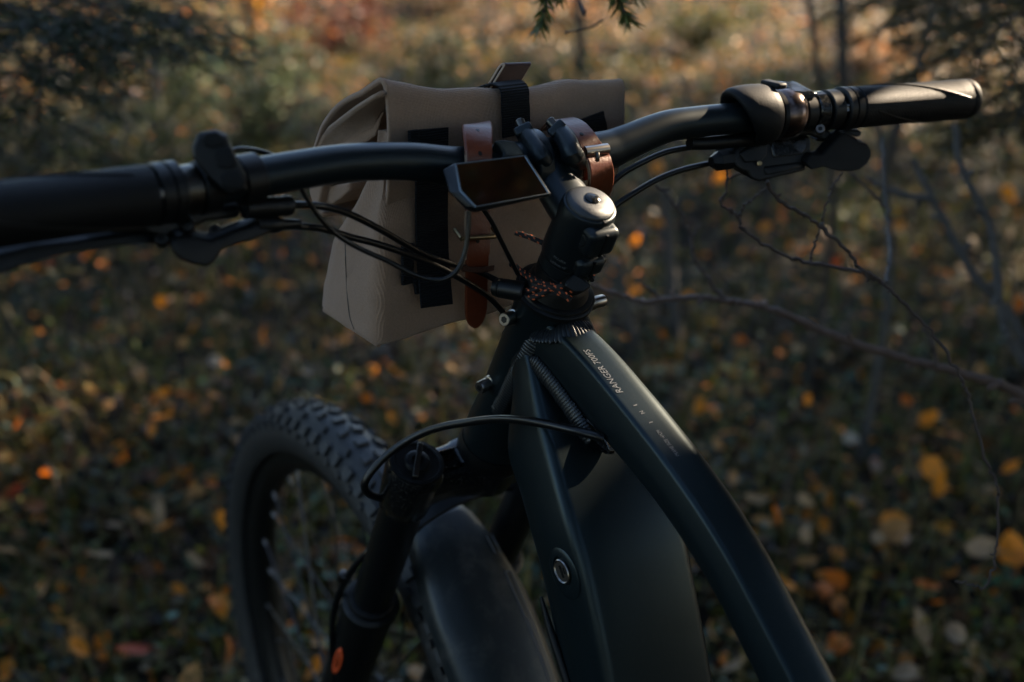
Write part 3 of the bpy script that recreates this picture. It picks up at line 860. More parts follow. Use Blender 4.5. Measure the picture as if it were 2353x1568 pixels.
# ---- front wheel
WC = np.array([0, .266, .345]); RO = .362
wheel = empty('front_wheel', tuple(WC), None, None)
for k_ in list(wheel.keys()): del wheel[k_]
wheel.parent = BIKE; wheel.matrix_parent_inverse = parent_world(BIKE).inverted()
def torus(R, prof, n=160, th0=0, th1=2 * math.pi):
    """prof: closed list of (x across, r outwards)"""
    th = np.linspace(th0, th1, n, endpoint=(th1 - th0) < 6.28)
    vs, fs = [], []
    k_ = len(prof)
    for t in th:
        d = np.array([0, math.cos(t), math.sin(t)])
        for a, b in prof:
            vs.append(WC + X_ * a + d * (R + b))
    full = (th1 - th0) >= 6.28
    N_ = len(th)
    for i in range(N_ if full else N_ - 1):
        for j in range(k_):
            a, b = i * k_ + j, i * k_ + (j + 1) % k_
            c_, d_ = ((i + 1) % N_) * k_ + (j + 1) % k_, ((i + 1) % N_) * k_ + j
            fs.append((a, b, c_, d_))
    return MB().add(vs, fs)
tp = []
for t in np.linspace(R_(-42), R_(222), 24):
    tp.append((.0325 * math.cos(t), .0310 * math.sin(t)))
tyre = obj('tyre', torus(RO - .034, tp, 180), M['tyre'], wheel)
# tread blocks
tread = MB()
def block(th, a_ang, wa, lt, h, skew=0.):
    """block on the tyre: th round the wheel, a_ang round its section"""
    def pt_(dth, da, up):
        an = a_ang + da
        rr = RO - .034 + (.0310 + up) * math.sin(an)
        t = th + dth
        return WC + X_ * ((.0325 + up) * math.cos(an)) + np.array([0, math.cos(t), math.sin(t)]) * rr
    hw, hl = wa / 2, lt / 2 / RO
    bot = [pt_(-hl - skew, -hw, -.002), pt_(-hl + skew, hw, -.002), pt_(hl + skew, hw, -.002), pt_(hl - skew, -hw, -.002)]
    top_ = [pt_((-hl - skew) * .85, -hw * .82, h), pt_((-hl + skew) * .85, hw * .82, h), pt_((hl + skew) * .85, hw * .82, h), pt_((hl - skew) * .85, -hw * .82, h)]
    tread.loft([bot, top_])
NB = 84
for i in range(NB):
    th = 2 * math.pi * i / NB
    odd = i % 2
    if odd:
        for s_ in (-1, 1):
            block(th, R_(90 + s_ * 13), R_(20), .0125, .0042, s_ * .004)
    else:
        block(th, R_(90), R_(24), .0115, .0042)
        for s_ in (-1, 1):
            block(th + .004, R_(90 + s_ * 31), R_(15), .0120, .0044, s_ * .006)
    for s_ in (-1, 1):
        block(th, R_(90 + s_ * 54), R_(22), .0150 if odd else .0120, .0048)
        block(th + math.pi / NB, R_(90 + s_ * 70), R_(12), .0085, .0036)
t_o = obj('tread', tread, M['tyre'], wheel)
tag(t_o, kind='stuff')
rp_ = [(-.0165, .002), (-.0170, -.010), (-.012, -.020), (-.004, -.025), (.004, -.025), (.012, -.020), (.0170, -.010), (.0165, .002)]
rim_o = obj('rim', torus(RO - .058, rp_, 120), M['black'], wheel)
hub = obj('hub', MB().lathe(WC - X_ * .055, X_, [(0, .010), (.004, .016), (.018, .018), (.022, .030), (.026, .030), (.030, .014), (.075, .014), (.080, .028), (.084, .028), (.090, .014), (.110, .010)], 32), M['black'], wheel)
for i in range(32):
    th = 2 * math.pi * (i + .3) / 32
    sd = -1 if i % 2 else 1
    cross = .75 if (i // 2) % 2 else -.75
    a = WC + X_ * (.003 * sd) + np.array([0, math.cos(th), math.sin(th)]) * (RO - .082)
    b = WC + X_ * (.030 * sd) + np.array([0, math.cos(th + cross), math.sin(th + cross)]) * .028
    sp_ = obj('spoke', MB().tube([a, b], .0011, 8), M['spoke'], wheel)
    dv = unit(b - a)
    obj('nipple', MB().lathe(a - dv * .002, dv, [(0, .0022), (.010, .0022), (.0125, .0016)], 10), M['alu'], wheel)

# ---- front fender over the back of the tyre
fr = []
for i in range(26):
    t = R_(116 + (165 - 116) * i / 25)
    d = np.array([0, math.cos(t), math.sin(t)])
    fade = min(1., .50 + .5 * math.sqrt(min(1., i / 7)))
    ring = []
    for j in range(13):
        s_ = -1 + 2 * j / 12
        ring.append(WC + X_ * (.049 * s_ * fade) + d * (RO + .030 + .022 * math.sqrt(max(0, 1 - abs(s_) ** 2.4))))
    fr.append(ring)
fend = obj('fender', MB().loft(fr, cap=False, closed=False), M['fender'], BIKE, solid=.0022)
lipc = PY(1080, 1160, .058)
th = np.linspace(R_(12), R_(172), 18)
lp_o = [lipc + X_ * .062 * math.cos(t) + (AX * .98 + FP * .1) * (.034 * math.sin(t) - .012) for t in th]
obj('fender_lip', MB().ribbon(lp_o, FP, .020, .004, 2), M['black'], fend)
for t_ in (R_(48), R_(38)):
    c_ = lipc + X_ * .058 * math.cos(t_) + AX * (.030 * math.sin(t_) - .010) - FP * .012
    obj('bolt', MB().lathe(c_, -FP, [(0, .003), (.002, .003), (.0026, .0018)], 14), M['darksteel'], fend)
def on_fender(th, s_, up=.0016):
    d = np.array([0, math.cos(th), math.sin(th)])
    return WC + X_ * (.047 * s_) + d * (RO + .030 + up + .022 * math.sqrt(max(0, 1 - abs(s_) ** 2.4)))
mbf = MB()
for (ta_, sa_, tb_, sb_) in ((127, .60, 147, .60), (127, .74, 147, .74), (127, .60, 127, .74), (122, .58, 124.5, .58), (122, .72, 124.5, .72), (133, .66, 145, .66)):
    mbf.tube([on_fender(R_(ta_ + (tb_ - ta_) * i / 8), sa_ + (sb_ - sa_) * i / 8) for i in range(9)], .0007, 6)
obj('lettering', mbf, M['white'], fend)

# ================================================================== THE BAG
O = P(868, 805, .760)
BAG = empty('handlebar_bag', tuple(O + np.array([.1, .05, 0])), 'tan canvas roll top bag strapped to the handlebar with brown leather straps', 'bag')
YAW = R_(4.0)
bx = np.array([math.cos(YAW), math.sin(YAW), 0]); by = np.array([-math.sin(YAW), math.cos(YAW), 0]); bz = Z_
def BG(a, b, c): return O + bx * a + by * b + bz * c
# body: wedge, deep at the foot and thin under the rolled top
WBAG = .205
rg = []
for h, d0, d1, in0, in1, rise in ((.000, .004, .084, .004, .004, .010), (.004, .000, .088, 0, 0, .012), (.018, -.001, .086, 0, 0, .011), (.033, -.002, .080, 0, 0, .010), (.050, -.0015, .073, 0, .001, .007), (.067, -.001, .062, .001, .002, .005), (.080, 0, .050, .002, .003, .003), (.094, 0, .037, .003, .004, .002), (.118, .002, .021, .006, .006, 0), (.135, .004, .018, .010, .009, -.004), (.150, .005, .016, .012, .012, -.012)):
    ring = []
    nb = 30
    for j in range(nb + 1):
        u = j / nb
        ring.append(BG(in0 + (WBAG - in0 - in1) * u, d0 - .004 * math.sin(math.pi * u) * (1 if h < .1 else .3) + .0011 * math.sin(9 * u + 31 * h) + .0008 * math.sin(23 * u - 55 * h + 1), h + rise * u * 1.6))
    for j in range(1, 6):
        v = j / 6
        ring.append(BG(WBAG - in1 - .004 * math.sin(math.pi * v), d0 + (d1 - d0) * v, h + rise * 1.6))
    for j in range(nb + 1):
        u = 1 - j / nb
        ring.append(BG(in0 + (WBAG - in0 - in1) * u, d1 + .010 * math.sin(math.pi * u), h + rise * u * 1.6))
    for j in range(1, 6):
        v = 1 - j / 6
        ring.append(BG(in0 + .005 * math.sin(math.pi * v) * (h / .15) + .0012 * math.sin(6 * v + 60 * h), d0 + (d1 - d0) * v, h))
    rg.append(ring)
def soften(ring, k):
    r = np.array(ring)
    for _ in range(k):
        r = .5 * r + .25 * (np.roll(r, 1, 0) + np.roll(r, -1, 0))
    return r
from mathutils import noise as mnoise
def rumple(rings, amp, sc):
    out = []
    for r in rings:
        q_ = np.array(r); c_ = q_.mean(0)
        for i in range(len(q_)):
            v = Vector(q_[i] * sc)
            d_ = amp * (mnoise.noise(v) + .5 * mnoise.noise(v * 2.3 + Vector((3, 1, 2)))) 
            q_[i] = q_[i] + unit(q_[i] - c_) * d_
        out.append(q_)
    return out
rg = [soften(r_, 1) for r_ in rg]
body = obj('bag_body', MB().loft(rumple(loft_curve(rg, 7), .0028, 24)), M['canvas'], BAG, sharp=70)
# rolled top: one sheet, up the back, over the edge and down in front
def roll_profile():
    return [(.006, .082), (.001, .100), (-.004, .120), (-.0055, .150), (-.005, .170), (-.003, .1795), (.001, .1822), (.007, .1805), (.014, .1770), (.030, .170), (.055, .158), (.078, .1425), (.092, .126), (.099, .108), (.100, .090), (.094, .078), (.084, .076)]
prof = crom(np.array(roll_profile()), 4)
rg = []
NX = 30
for i in range(NX + 1):
    u = i / NX
    ring = []
    for j, (b, c) in enumerate(prof):
        s_ = j / (len(prof) - 1)
        wob = .0015 * math.sin(u * 7 + s_ * 5) + .0010 * math.sin(u * 17 + 1.3)
        sag = -.004 * math.sin(math.pi * min(1, u * 1.0)) * (1 if c > .15 else .3) - .016 * u
        edge = .010 * (u < .04) * 0
        ring.append(BG(.006 + (WBAG + .004) * u + (.004 * (1 - s_) if i == 0 else 0), b + wob, c + sag + wob))
    rg.append(ring)
obj('rolled_top', MB().loft(rumple(loft_curve(rg, 2), .0018, 30), cap=False, closed=False), M['canvas'], BAG, solid=.0034)
# gusset tucked into the left end, with its open fold
gs = [m(2, *q) for q in ((800, 440), (700, 490), (540, 590), (400, 690), (270, 790), (210, 880), (160, 1000), (160, 1080))]
def pgx(q, x): return PPL(*q, BG(x, 0, 0), bx)
topl = [pgx(q, .004) for q in gs]
botl = [pgx(m(2, *q), x) for q, x in (((842, 470), .015), ((835, 560), .022), ((800, 700), .024), ((750, 860), .022), ((600, 960), .016), ((480, 980), .012), ((400, 1010), .010), ((300, 1080), .008))]
midl = [(a * .45 + b * .55) + bx * .006 for a, b in zip(topl, botl)]
gus = obj('gusset', MB().loft([r_ for r_ in loft_curve([topl, midl, botl], 6)], cap=False, closed=False), M['canvas'], BAG, solid=.0026)
# tail folds of the roll that show under the bar
for px_, x_ in ((((100, 1310), (110, 1420), (135, 1510), (200, 1570), (215, 1480), (240, 1360), (300, 1320)), .004), (((225, 1360), (230, 1440), (215, 1520), (330, 1530), (420, 1470), (500, 1400), (500, 1320)), .010)):
    pl = [pgx(m(2, *q), x_) for q in px_]
    c_ = np.mean(pl, axis=0)
    obj('fold', MB().loft([scaled(pl, .92, -bx * .002), pl, scaled(pl, 1.0, bx * .010), scaled(pl, .9, bx * .03)]), M['canvas'], BAG, bevel=.002, segs=3)
# seam down the side panel
bv_body = bvh_of(body)
sm = []
for q in ((260, 390), (270, 620), (280, 900), (292, 1080), (310, 1220), (345, 1320)):
    sm.append(hit(bv_body, *m(11, *q)) + unit(CAM - O) * .0002)
obj('seam', MB().tube(sm, .00045, 6, 6), M['thread'], BAG)
# piping along the bottom edge
pip = [BG(.004, .005 + .078 * t, .0015) for t in np.linspace(0, 1, 8)]
obj('bottom_hem', MB().tube(pip, .0022, 10, 2), M['canvas'], BAG)

# webbing bands
def webband(px_, dlist, wpx, name, t=.0016, mt='web'):
    ps = [P(x, y, d) for (x, y), d in zip(px_, dlist)]
    w = wpx * np.mean(dlist) / FD
    return obj(name, MB().ribbon(ps, bx, w, t, 6), M[mt], BAG)
def plane_d(x, y, yo):
    q = PPL(x, y, BG(0, yo, 0), by)
    return q
def webplane(pts, yo, w, name, t=.0018, mt='web', k=5):
    ps = [plane_d(x, y, o_) for (x, y), o_ in zip(pts, yo)]
    return obj(name, MB().ribbon(ps, bx, w, t, k), M[mt], BAG)
webplane([(992, 296), (992, 330), (992, 420), (992, 520), (995, 600), (1000, 660), (1004, 704)], [-.0085, -.009, -.009, -.0085, -.009, -.014, -.018], .0262, 'webbing_strap')
webplane([(950, 300), (950, 330)], [-.0105, -.0105], .008, 'webbing_loop', .003)
webplane([(936, 562), (936, 600), (936, 652)], [-.0075, -.008, -.0075], .0095, 'webbing_loop', .003)
webplane([(960, 640), (965, 672)], [-.010, -.010], .008, 'webbing_loop', .003)
webplane([(1358, 266), (1362, 290), (1366, 320), (1368, 380)], [-.010, -.011, -.010, -.008], .0250, 'webbing_strap', .0024)
# centre strap over the top edge
cs = [plane_d(1186, 310, -.012), plane_d(1186, 270, -.0125), plane_d(1184, 235, -.0125), plane_d(1182, 206, -.010)]
cs += [cs[-1] + by * .006 + bz * .003, cs[-1] + by * .016 + bz * .0015, cs[-1] + by * .05 - bz * .012]
obj('webbing_strap', MB().ribbon(cs, bx, .0240, .0018, 5), M['web'], BAG)
# folded leather pull on the strap
bl_, tl_, tr_, br_ = [plane_d(*m(3, *q), .004) for q in ((600, 372), (735, 150), (1000, 128), (835, 372))]
uu_ = tl_ - bl_; Hh = np.linalg.norm(uu_); uu_ = unit(uu_); ww_ = (tr_ - tl_ + br_ - bl_) / 2
tn = by * 1.0 - bz * .1
def upath(o_, top):
    q = [bl_ + tn * o_ - uu_ * .004, bl_ + uu_ * Hh * .5 + tn * o_, bl_ + uu_ * (Hh - top) + tn * o_]
    return q
TK = .0066
def arc_over(o0, o1, hgt):
    c_ = (o0 + o1) / 2; r_ = (o1 - o0) / 2
    return [bl_ + uu_ * (hgt + r_ * math.sin(a)) + tn * (c_ - r_ * math.cos(a)) for a in np.linspace(0, math.pi, 9)]
outer_ = [bl_ - uu_ * .004] + arc_over(0, TK, Hh - TK / 2) + [bl_ - uu_ * .004 + tn * TK]
inner_ = [bl_ - uu_ * .004 + tn * .0022] + arc_over(.0022, TK - .0022, Hh - TK / 2) + [bl_ - uu_ * .004 + tn * (TK - .0022)]
ring0 = outer_ + inner_[::-1]
mbq = MB().loft([ring0, [q + ww_ for q in ring0]], cap=False)
pull = obj('leather_pull', mbq, M['leather_dk'], BAG)
nO = len(outer_)
strip = MB()
for off in (-ww_ * .012, ww_ * 1.012):
    vs_ = [q + off for q in outer_] + [q + off for q in inner_]
    strip.add(vs_, [(i, i + 1, nO + i + 1, nO + i) for i in range(nO - 1)])
obj('cut_edge', strip, M['suede'], pull, solid=.0004)
obj('pull_lining', MB().prism([bl_ + tn * .0028 - uu_ * .003, bl_ + tn * .0028 + uu_ * (Hh - .006), bl_ + tn * .0038 + uu_ * (Hh - .006), bl_ + tn * .0038 - uu_ * .003], ww_ * .97), M['web'], pull)

# leather straps over the bar
def strap(pts, w, name, parent=BAG, mt='leather', t=.0030, wdir=None, wprof=None):
    o_ = obj(name, MB().ribbon(pts, bx if wdir is None else wdir, w, t, 7, wprof), M[mt], parent)
    return o_
def holes(parent, spots, r=.0015):
    for p_, n_ in spots:
        obj('hole_disc', MB().lathe(p_, np.asarray(n_) if np.dot(n_, CAM - p_) > 0 else -np.asarray(n_), [(-.0004, r), (.00025, r), (.0003, r * .5), (.0003, .0001)], 14), M['black'], parent)  # black disc stands for the shade inside a punched hole
sx0 = -.0655
c0 = BARX(sx0)
rr = .0175
loop1 = [P(*q) for q in ((1097, 312, .735), (1096, 296, .722), (1096, 288, .706), (1097, 297, .690), (1098, 325, .680), (1100, 365, .676), (1100, 405, .680), (1100, 450, .690))]
s1 = strap(loop1, .0192, 'leather_strap')
obj('cut_edge', MB().ribbon([q - bx * .0097 for q in loop1], bx, .0005, .0022, 7), M['suede'], s1)
hsp = []
for q in ((1098, 301), (1101, 356)):
    bvs = None
bvs1 = bvh_of(s1)
for q in (m(3, 447, 808), m(3, 470, 1035)):
    loc, nn, _, _ = bvs1.ray_cast(Vector(CAM), Vector(unit(ray(*q))))
    if loc is not None: hsp.append((np.array(loc), np.array(nn)))
holes(s1, hsp)
# hanging tail with buckle and keeper
tl = [plane_d(*q, o_) for q, o_ in (((1098, 480), -.016), ((1098, 545), -.020), ((1097, 590), -.022), ((1095, 640), -.020), ((1094, 700), -.018), ((1094, 752), -.017))]
kk = 7
npt = (len(tl) - 1) * kk + 1
wp = [1.0] * npt
wtop = [1.08 if i < kk * 2 else 1.0 for i in range(npt)]
for i in range(7):
    wtop[-1 - i] = math.sqrt(max(.02, 1 - ((6.6 - i) / 6.8) ** 2)) if i < 7 else 1
s1b = strap(tl, .0192, 'leather_strap', t=.0028, wprof=wtop)
obj('cut_edge', MB().ribbon([q - bx * .0102 for q in tl[:3]], bx, .0006, .0024, 7), M['suede'], s1b)
bq = [plane_d(1060, 547, -.024), plane_d(1146, 543, -.024)]
obj('buckle', MB().tube([bq[0] - bz * .0005, bq[1]], .0017, 14).tube([bq[0], bq[0] + by * .008 + bz * .004], .0014, 10).tube([bq[1], bq[1] + by * .008 + bz * .004], .0014, 10), M['brass'], s1b)
obj('strap_loop', MB().ribbon([plane_d(1062, 617, -.0245), plane_d(1098, 621, -.026), plane_d(1134, 616, -.0245)], bz, .0040, .0012, 4), M['leather_dk'], s1b)
holes(s1b, [(plane_d(1098, 555, -.0235), -by)], .0014)
# right strap
loop2 = [P(*q) for q in ((1270, 292, .765), (1282, 281, .752), (1297, 278, .740), (1319, 288, .730), (1337, 306, .724), (1351, 326, .721), (1361, 347, .722), (1366, 372, .728), (1366, 400, .738))]
s2 = strap(loop2, .0185, 'leather_strap')
obj('cut_edge', MB().ribbon([q - bx * .0094 for q in loop2], bx, .0006, .0026, 7), M['suede'], s2)
bvs2 = bvh_of(s2)
hs = []
for q in (m(3, 1465, 845),):
    loc, nn, _, _ = bvs2.ray_cast(Vector(CAM), Vector(unit(ray(*q))))
    if loc is not None: hs.append((np.array(loc), np.array(nn)))
holes(s2, hs)
bk0 = [P(*m(3, 1490, 1020), .717), P(*m(3, 1715, 990), .727)]
buck = obj('buckle', MB().tube(bk0, .0038, 16), M['steel'], s2)
obj('buckle', MB().tube([P(*m(3, 1480, 1030), .716), P(*m(3, 1462, 1080), .716), P(*m(3, 1452, 1190), .722), P(*m(3, 1460, 1240), .73)], .0013, 10, 4), M['darksteel'], s2)
obj('buckle_tongue', MB().tube([P(*m(3, 1622, 1035), .715), P(*m(3, 1622, 1075), .714), P(*m(3, 1618, 1100), .716)], .0016, 10, 3), M['darksteel'], s2)
tl2 = [P(*m(3, 1560, 1030), .728), P(*m(3, 1625, 1080), .722), P(*m(3, 1652, 1180), .722), P(*m(3, 1655, 1290), .728), P(*m(3, 1640, 1400), .74), P(*m(3, 1600, 1500), .755)]
s2b = strap(tl2, .0205, 'leather_strap')
obj('cut_edge', MB().ribbon([q - bx * .0104 for q in tl2[1:]], bx, .0006, .0026, 7), M['suede'], s2b)

# elastic cord with toggle, drawn round the head of the bike
def cord(pts, r=.0021):
    p_ = crom([P(*q) for q in pts], 10)
    o_ = obj('elastic_cord', MB().tube(p_, r, 10), M['cord'], BAG)
    mf = MB()
    d = np.r_[0, np.cumsum(np.linalg.norm(np.diff(p_, axis=0), axis=1))]
    t = np.gradient(p_, axis=0)
    s_ = .0015; i = 0
    while s_ < d[-1] - .001:
        c_ = np.array([np.interp(s_, d, p_[:, j]) for j in range(3)])
        tg_ = unit(np.array([np.interp(s_, d, t[:, j]) for j in range(3)]))
        e1_ = unit(np.cross(tg_, CAM - c_)); e2_ = np.cross(e1_, tg_)
        for an in ((50, 170) if i % 2 else (110, 230)):
            dr = e1_ * math.cos(R_(an)) + e2_ * math.sin(R_(an)); sdv = np.cross(tg_, dr)
            mf.box(c_ + dr * (r - .0001), unit(tg_ + .4 * sdv), unit(sdv - .4 * tg_), dr, .0009, .0005, .0003)
        s_ += .0038; i += 1
    obj('cord_fleck', mf, M['fleck'], o_)['kind'] = 'stuff'
    return o_
cord([(1186, 536, .752), (1215, 545, .746), (1250, 560, .740), (1285, 580, .745)], .0018)
cord([(1176, 608, .760), (1200, 626, .745), (1230, 645, .729), (1262, 655, .720), (1295, 660, .716), (1318, 668, .716)])
cord([(1184, 612, .762), (1206, 634, .747), (1232, 656, .731), (1262, 668, .721), (1292, 676, .717), (1312, 690, .716)])
cord([(1204, 682, .737), (1224, 684, .728), (1245, 676, .722), (1264, 664, .718), (1290, 658, .714), (1312, 660, .714)])
cord([(1200, 672, .738), (1222, 668, .730), (1248, 660, .722), (1275, 662, .716), (1306, 680, .7145)])
cord([(1362, 620, .735), (1363, 632, .730), (1360, 644, .724)], .0016)
a, b = P(1136, 660, .748), P(1210, 672, .735)
L_ = np.linalg.norm(b - a)
tg_o = obj('cord_toggle', MB().lathe(a, b - a, [(0, .0040), (.001, .0062), (.005, .0068), (.006, .0060), (.0068, .0068), (L_ - .001, .0070), (L_, .0062)], 28), M['black'], BAG)
hk = [P(*m(4, *q), .706) for q in ((1150, 930), (1185, 870), (1245, 812), (1320, 855), (1400, 925), (1330, 985), (1240, 990))]
obj('cord_hook', MB().prism(hk, np.array([.004, .012, -.002])), M['black'], BAG, bevel=.0016, segs=3)

# ================================================================== THE FOREST
HD = unit(np.array([ROT[2][0], ROT[2][1], 0])); RT = np.array([HD[1], -HD[0], 0])
def VW(d, lat, z=0.):
    """d metres ahead of where the photographer stands, lat metres to the right"""
    q = CAM + HD * d + RT * lat
    return np.array([q[0], q[1], z])
def gh(x, y):
    x = np.asarray(x, float); y = np.asarray(y, float)
    d = (x - CAM[0]) * HD[0] + (y - CAM[1]) * HD[1]
    far = np.clip((d - 7) / 14, 0, 1)
    return (-.03 + .035 * np.sin(1.7 * x + .6 * y) * np.sin(1.3 * y - .8 * x + 1) + .02 * np.sin(4.1 * x + 2) * np.sin(3.7 * y)
            + 1.4 * far ** 1.5)
def ground_hit(x, y, dz=0.):
    q = PZ(x, y, 0.)
    for _ in range(6):
        q = PZ(x, y, float(gh(q[0], q[1])) + dz)
    return q

def leafmat(name, attr=True, base=None, rough=.55, tr=.35, var=.25):
    mt = bpy.data.materials.new(name); mt.use_nodes = True
    nt = mt.node_tree; N, L = nt.nodes, nt.links
    b = N['Principled BSDF']; b.inputs['Roughness'].default_value = rough; b.inputs['Specular IOR Level'].default_value = .4
    out = N['Material Output']
    t = N.new('ShaderNodeBsdfTranslucent'); mx = N.new('ShaderNodeMixShader'); mx.inputs[0].default_value = tr
    if attr:
        c = N.new('ShaderNodeAttribute'); c.attribute_name = 'Col'; s_ = c.outputs['Color']
    else:
        tc = N.new('ShaderNodeTexCoord'); n = N.new('ShaderNodeTexNoise'); n.inputs['Scale'].default_value = 55; n.inputs['Detail'].default_value = 4
        L.new(tc.outputs['Object'], n.inputs['Vector'])
        m2 = N.new('ShaderNodeMix'); m2.data_type = 'RGBA'; L.new(n.outputs['Fac'], m2.inputs[0])
        m2.inputs[6].default_value = (*[c * (1 - var) for c in base], 1); m2.inputs[7].default_value = (*[min(1, c * (1 + var)) for c in base], 1)
        s_ = m2.outputs[2]
    L.new(s_, b.inputs['Base Color']); L.new(s_, t.inputs['Color'])
    L.new(b.outputs[0], mx.inputs[1]); L.new(t.outputs[0], mx.inputs[2]); L.new(mx.outputs[0], out.inputs['Surface'])
    return mt
M['foliage'] = leafmat('foliage')
M['needles'] = leafmat('needles', rough=.45, tr=.25)
M['bark'] = mat('bark_dark', (.045, .036, .028), .9, bump=.8, bscale=90, var=.4, vscale=50)
M['bark_grey'] = mat('bark_grey', (.075, .070, .064), .85, bump=.7, bscale=120, var=.45, vscale=60)
M['twig'] = mat('twig_bark', (.060, .040, .030), .6, bump=.5, bscale=300, var=.35, vscale=120)
M['twig_lit'] = mat('twig_bark_lit', (.11, .070, .052), .6, bump=.6, bscale=300, var=.45, vscale=90)  # lighter twig bark, reddish sunlight put into the colour

def bulk(name, V, C, faces, mt, parent=None, kind=None):
    """V (n, k, 3) points of n alike pieces, C (n, 3) colours, faces on k points"""
    n, k, _ = V.shape
    me = bpy.data.meshes.new(name)
    me.vertices.add(n * k)
    me.vertices.foreach_set('co', V.reshape(-1).astype(np.float32))
    idx = []; start = []; tot = []
    pat = np.concatenate([np.array(f) for f in faces]); lens = np.array([len(f) for f in faces])
    loops = (np.arange(n)[:, None] * k + pat[None, :]).reshape(-1)
    per = len(pat)
    st = np.concatenate([[0], np.cumsum(lens)[:-1]])
    starts = (np.arange(n)[:, None] * per + st[None, :]).reshape(-1)
    me.loops.add(len(loops)); me.loops.foreach_set('vertex_index', loops.astype(np.int32))
    me.polygons.add(len(starts)); me.polygons.foreach_set('loop_start', starts.astype(np.int32))
    try: me.polygons.foreach_set('loop_total', np.tile(lens, n).astype(np.int32))
    except Exception: pass
    me.update(calc_edges=True)
    a = me.color_attributes.new('Col', 'FLOAT_COLOR', 'POINT')
    cc = np.ones((n, k, 4), np.float32); cc[:, :, :3] = C[:, None, :]
    a.data.foreach_set('color', cc.reshape(-1))
    me.materials.append(mt)
    o = bpy.data.objects.new(name, me); col.objects.link(o)
    if parent is not None:
        o.parent = parent; o.matrix_parent_inverse = parent_world(parent).inverted()
    if kind: o['kind'] = kind
    return o

# ---- forest floor
us = np.concatenate([np.linspace(-14, 14, 141), ])
ys_ = np.concatenate([-np.linspace(3, 14, 12)[::-1], np.linspace(-2.8, 9, 119), np.linspace(9.4, 24, 37), np.array([30, 45, 80.])])
xs_ = np.concatenate([np.array([-80, -45, -25.]), np.linspace(-14, 18, 201), np.array([25, 45, 80.])])
gx, gy = np.meshgrid(xs_, ys_)
gz = gh(gx, gy) + .008 * np.sin(11 * gx + 3 * gy) * np.sin(9 * gy)
V = np.stack([gx, gy, gz], -1).reshape(-1, 3)
nx = len(xs_)
F = [(j * nx + i, j * nx + i + 1, (j + 1) * nx + i + 1, (j + 1) * nx + i) for j in range(len(ys_) - 1) for i in range(nx - 1)]
gm = mat('forest_soil', (.012, .009, .006), .95, bump=1., bscale=60, var=.5, vscale=14, spec=.2)
fl_ = obj('forest_floor', MB().add(V, F), gm)
tag(fl_, 'dark forest soil under moss leaves and dry grass', None, None, 'structure')

def scatter(n, dmin, dmax, power=1.0, spread=.56):
    u = rng.random(n)
    d = dmin + (dmax - dmin) * u ** power
    lat = (rng.random(n) * 2 - 1) * (spread * d + .5)
    q = CAM[None, :2] + d[:, None] * HD[None, :2] + lat[:, None] * RT[None, :2]
    return q, d, lat
def pick(pal, w, n):
    pal = np.array(pal, float); w = np.array(w, float)
    c = pal[rng.choice(len(pal), n, p=w / w.sum())]
    return np.clip(c * rng.uniform(.6, 1.35, (n, 1)) * rng.uniform(.88, 1.12, (n, 3)), 0, 1)
def frames(n, tilt):
    """random orientation: normals leaning up to tilt from the vertical"""
    az = rng.random(n) * 2 * math.pi; tl = np.abs(rng.normal(0, tilt, n))
    nz = np.stack([np.sin(tl) * np.cos(az), np.sin(tl) * np.sin(az), np.cos(tl)], 1)
    a = rng.normal(size=(n, 3)); a -= nz * np.sum(a * nz, 1)[:, None]; a /= np.linalg.norm(a, axis=1)[:, None]
    return a, np.cross(nz, a), nz

# leaf litter that nobody could count
LEAF = np.array([(-.5, 0, 0), (-.25, .27, .05), (.12, .30, .07), (.5, 0, -.02), (.12, -.30, .07), (-.25, -.27, .05), (0, 0, -.02)])
LEAF_F = [(0, 6, 1), (1, 6, 2), (2, 6, 3), (3, 6, 4), (4, 6, 5), (5, 6, 0)]
def leaves(name, q, z, size, tilt, C, mt, kind='stuff', parent=None):
    n = len(size)
    a, b, c = frames(n, tilt)
    V = (LEAF[None, :, 0:1] * a[:, None] + LEAF[None, :, 1:2] * b[:, None] + LEAF[None, :, 2:3] * c[:, None]) * size[:, None, None]
    V[:, :, 0] += q[:, None, 0]; V[:, :, 1] += q[:, None, 1]; V[:, :, 2] += z[:, None]
    return bulk(name, V, C, LEAF_F, mt, parent, kind)
n = 36000
q, d, lat = scatter(n, .9, 15, 1.7)
sz = rng.uniform(.013, .050, n) * (1 + d * .03)
C = pick([(.060, .030, .009), (.125, .050, .011), (.020, .013, .006), (.22, .125, .055), (.060, .052, .010), (.46, .31, .19), (.80, .25, .010), (.05, .075, .06)], [26, 24, 18, 9, 17, 3, 12, 7], n)
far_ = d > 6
C[far_] = np.clip(pick([(.44, .22, .06), (.58, .25, .05), (.30, .16, .05), (.72, .42, .17), (.50, .14, .03), (.18, .14, .03), (.60, .50, .42)], [5, 4, 4, 2, 2, 3, 1.5], int(far_.sum())), 0, 1)  # brighter palette paints the sunlit clearing into the far leaves
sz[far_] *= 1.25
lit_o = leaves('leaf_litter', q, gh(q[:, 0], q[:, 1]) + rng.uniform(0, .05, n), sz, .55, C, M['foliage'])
tag(lit_o, 'brown and faded small leaves lying all over the forest floor', None)
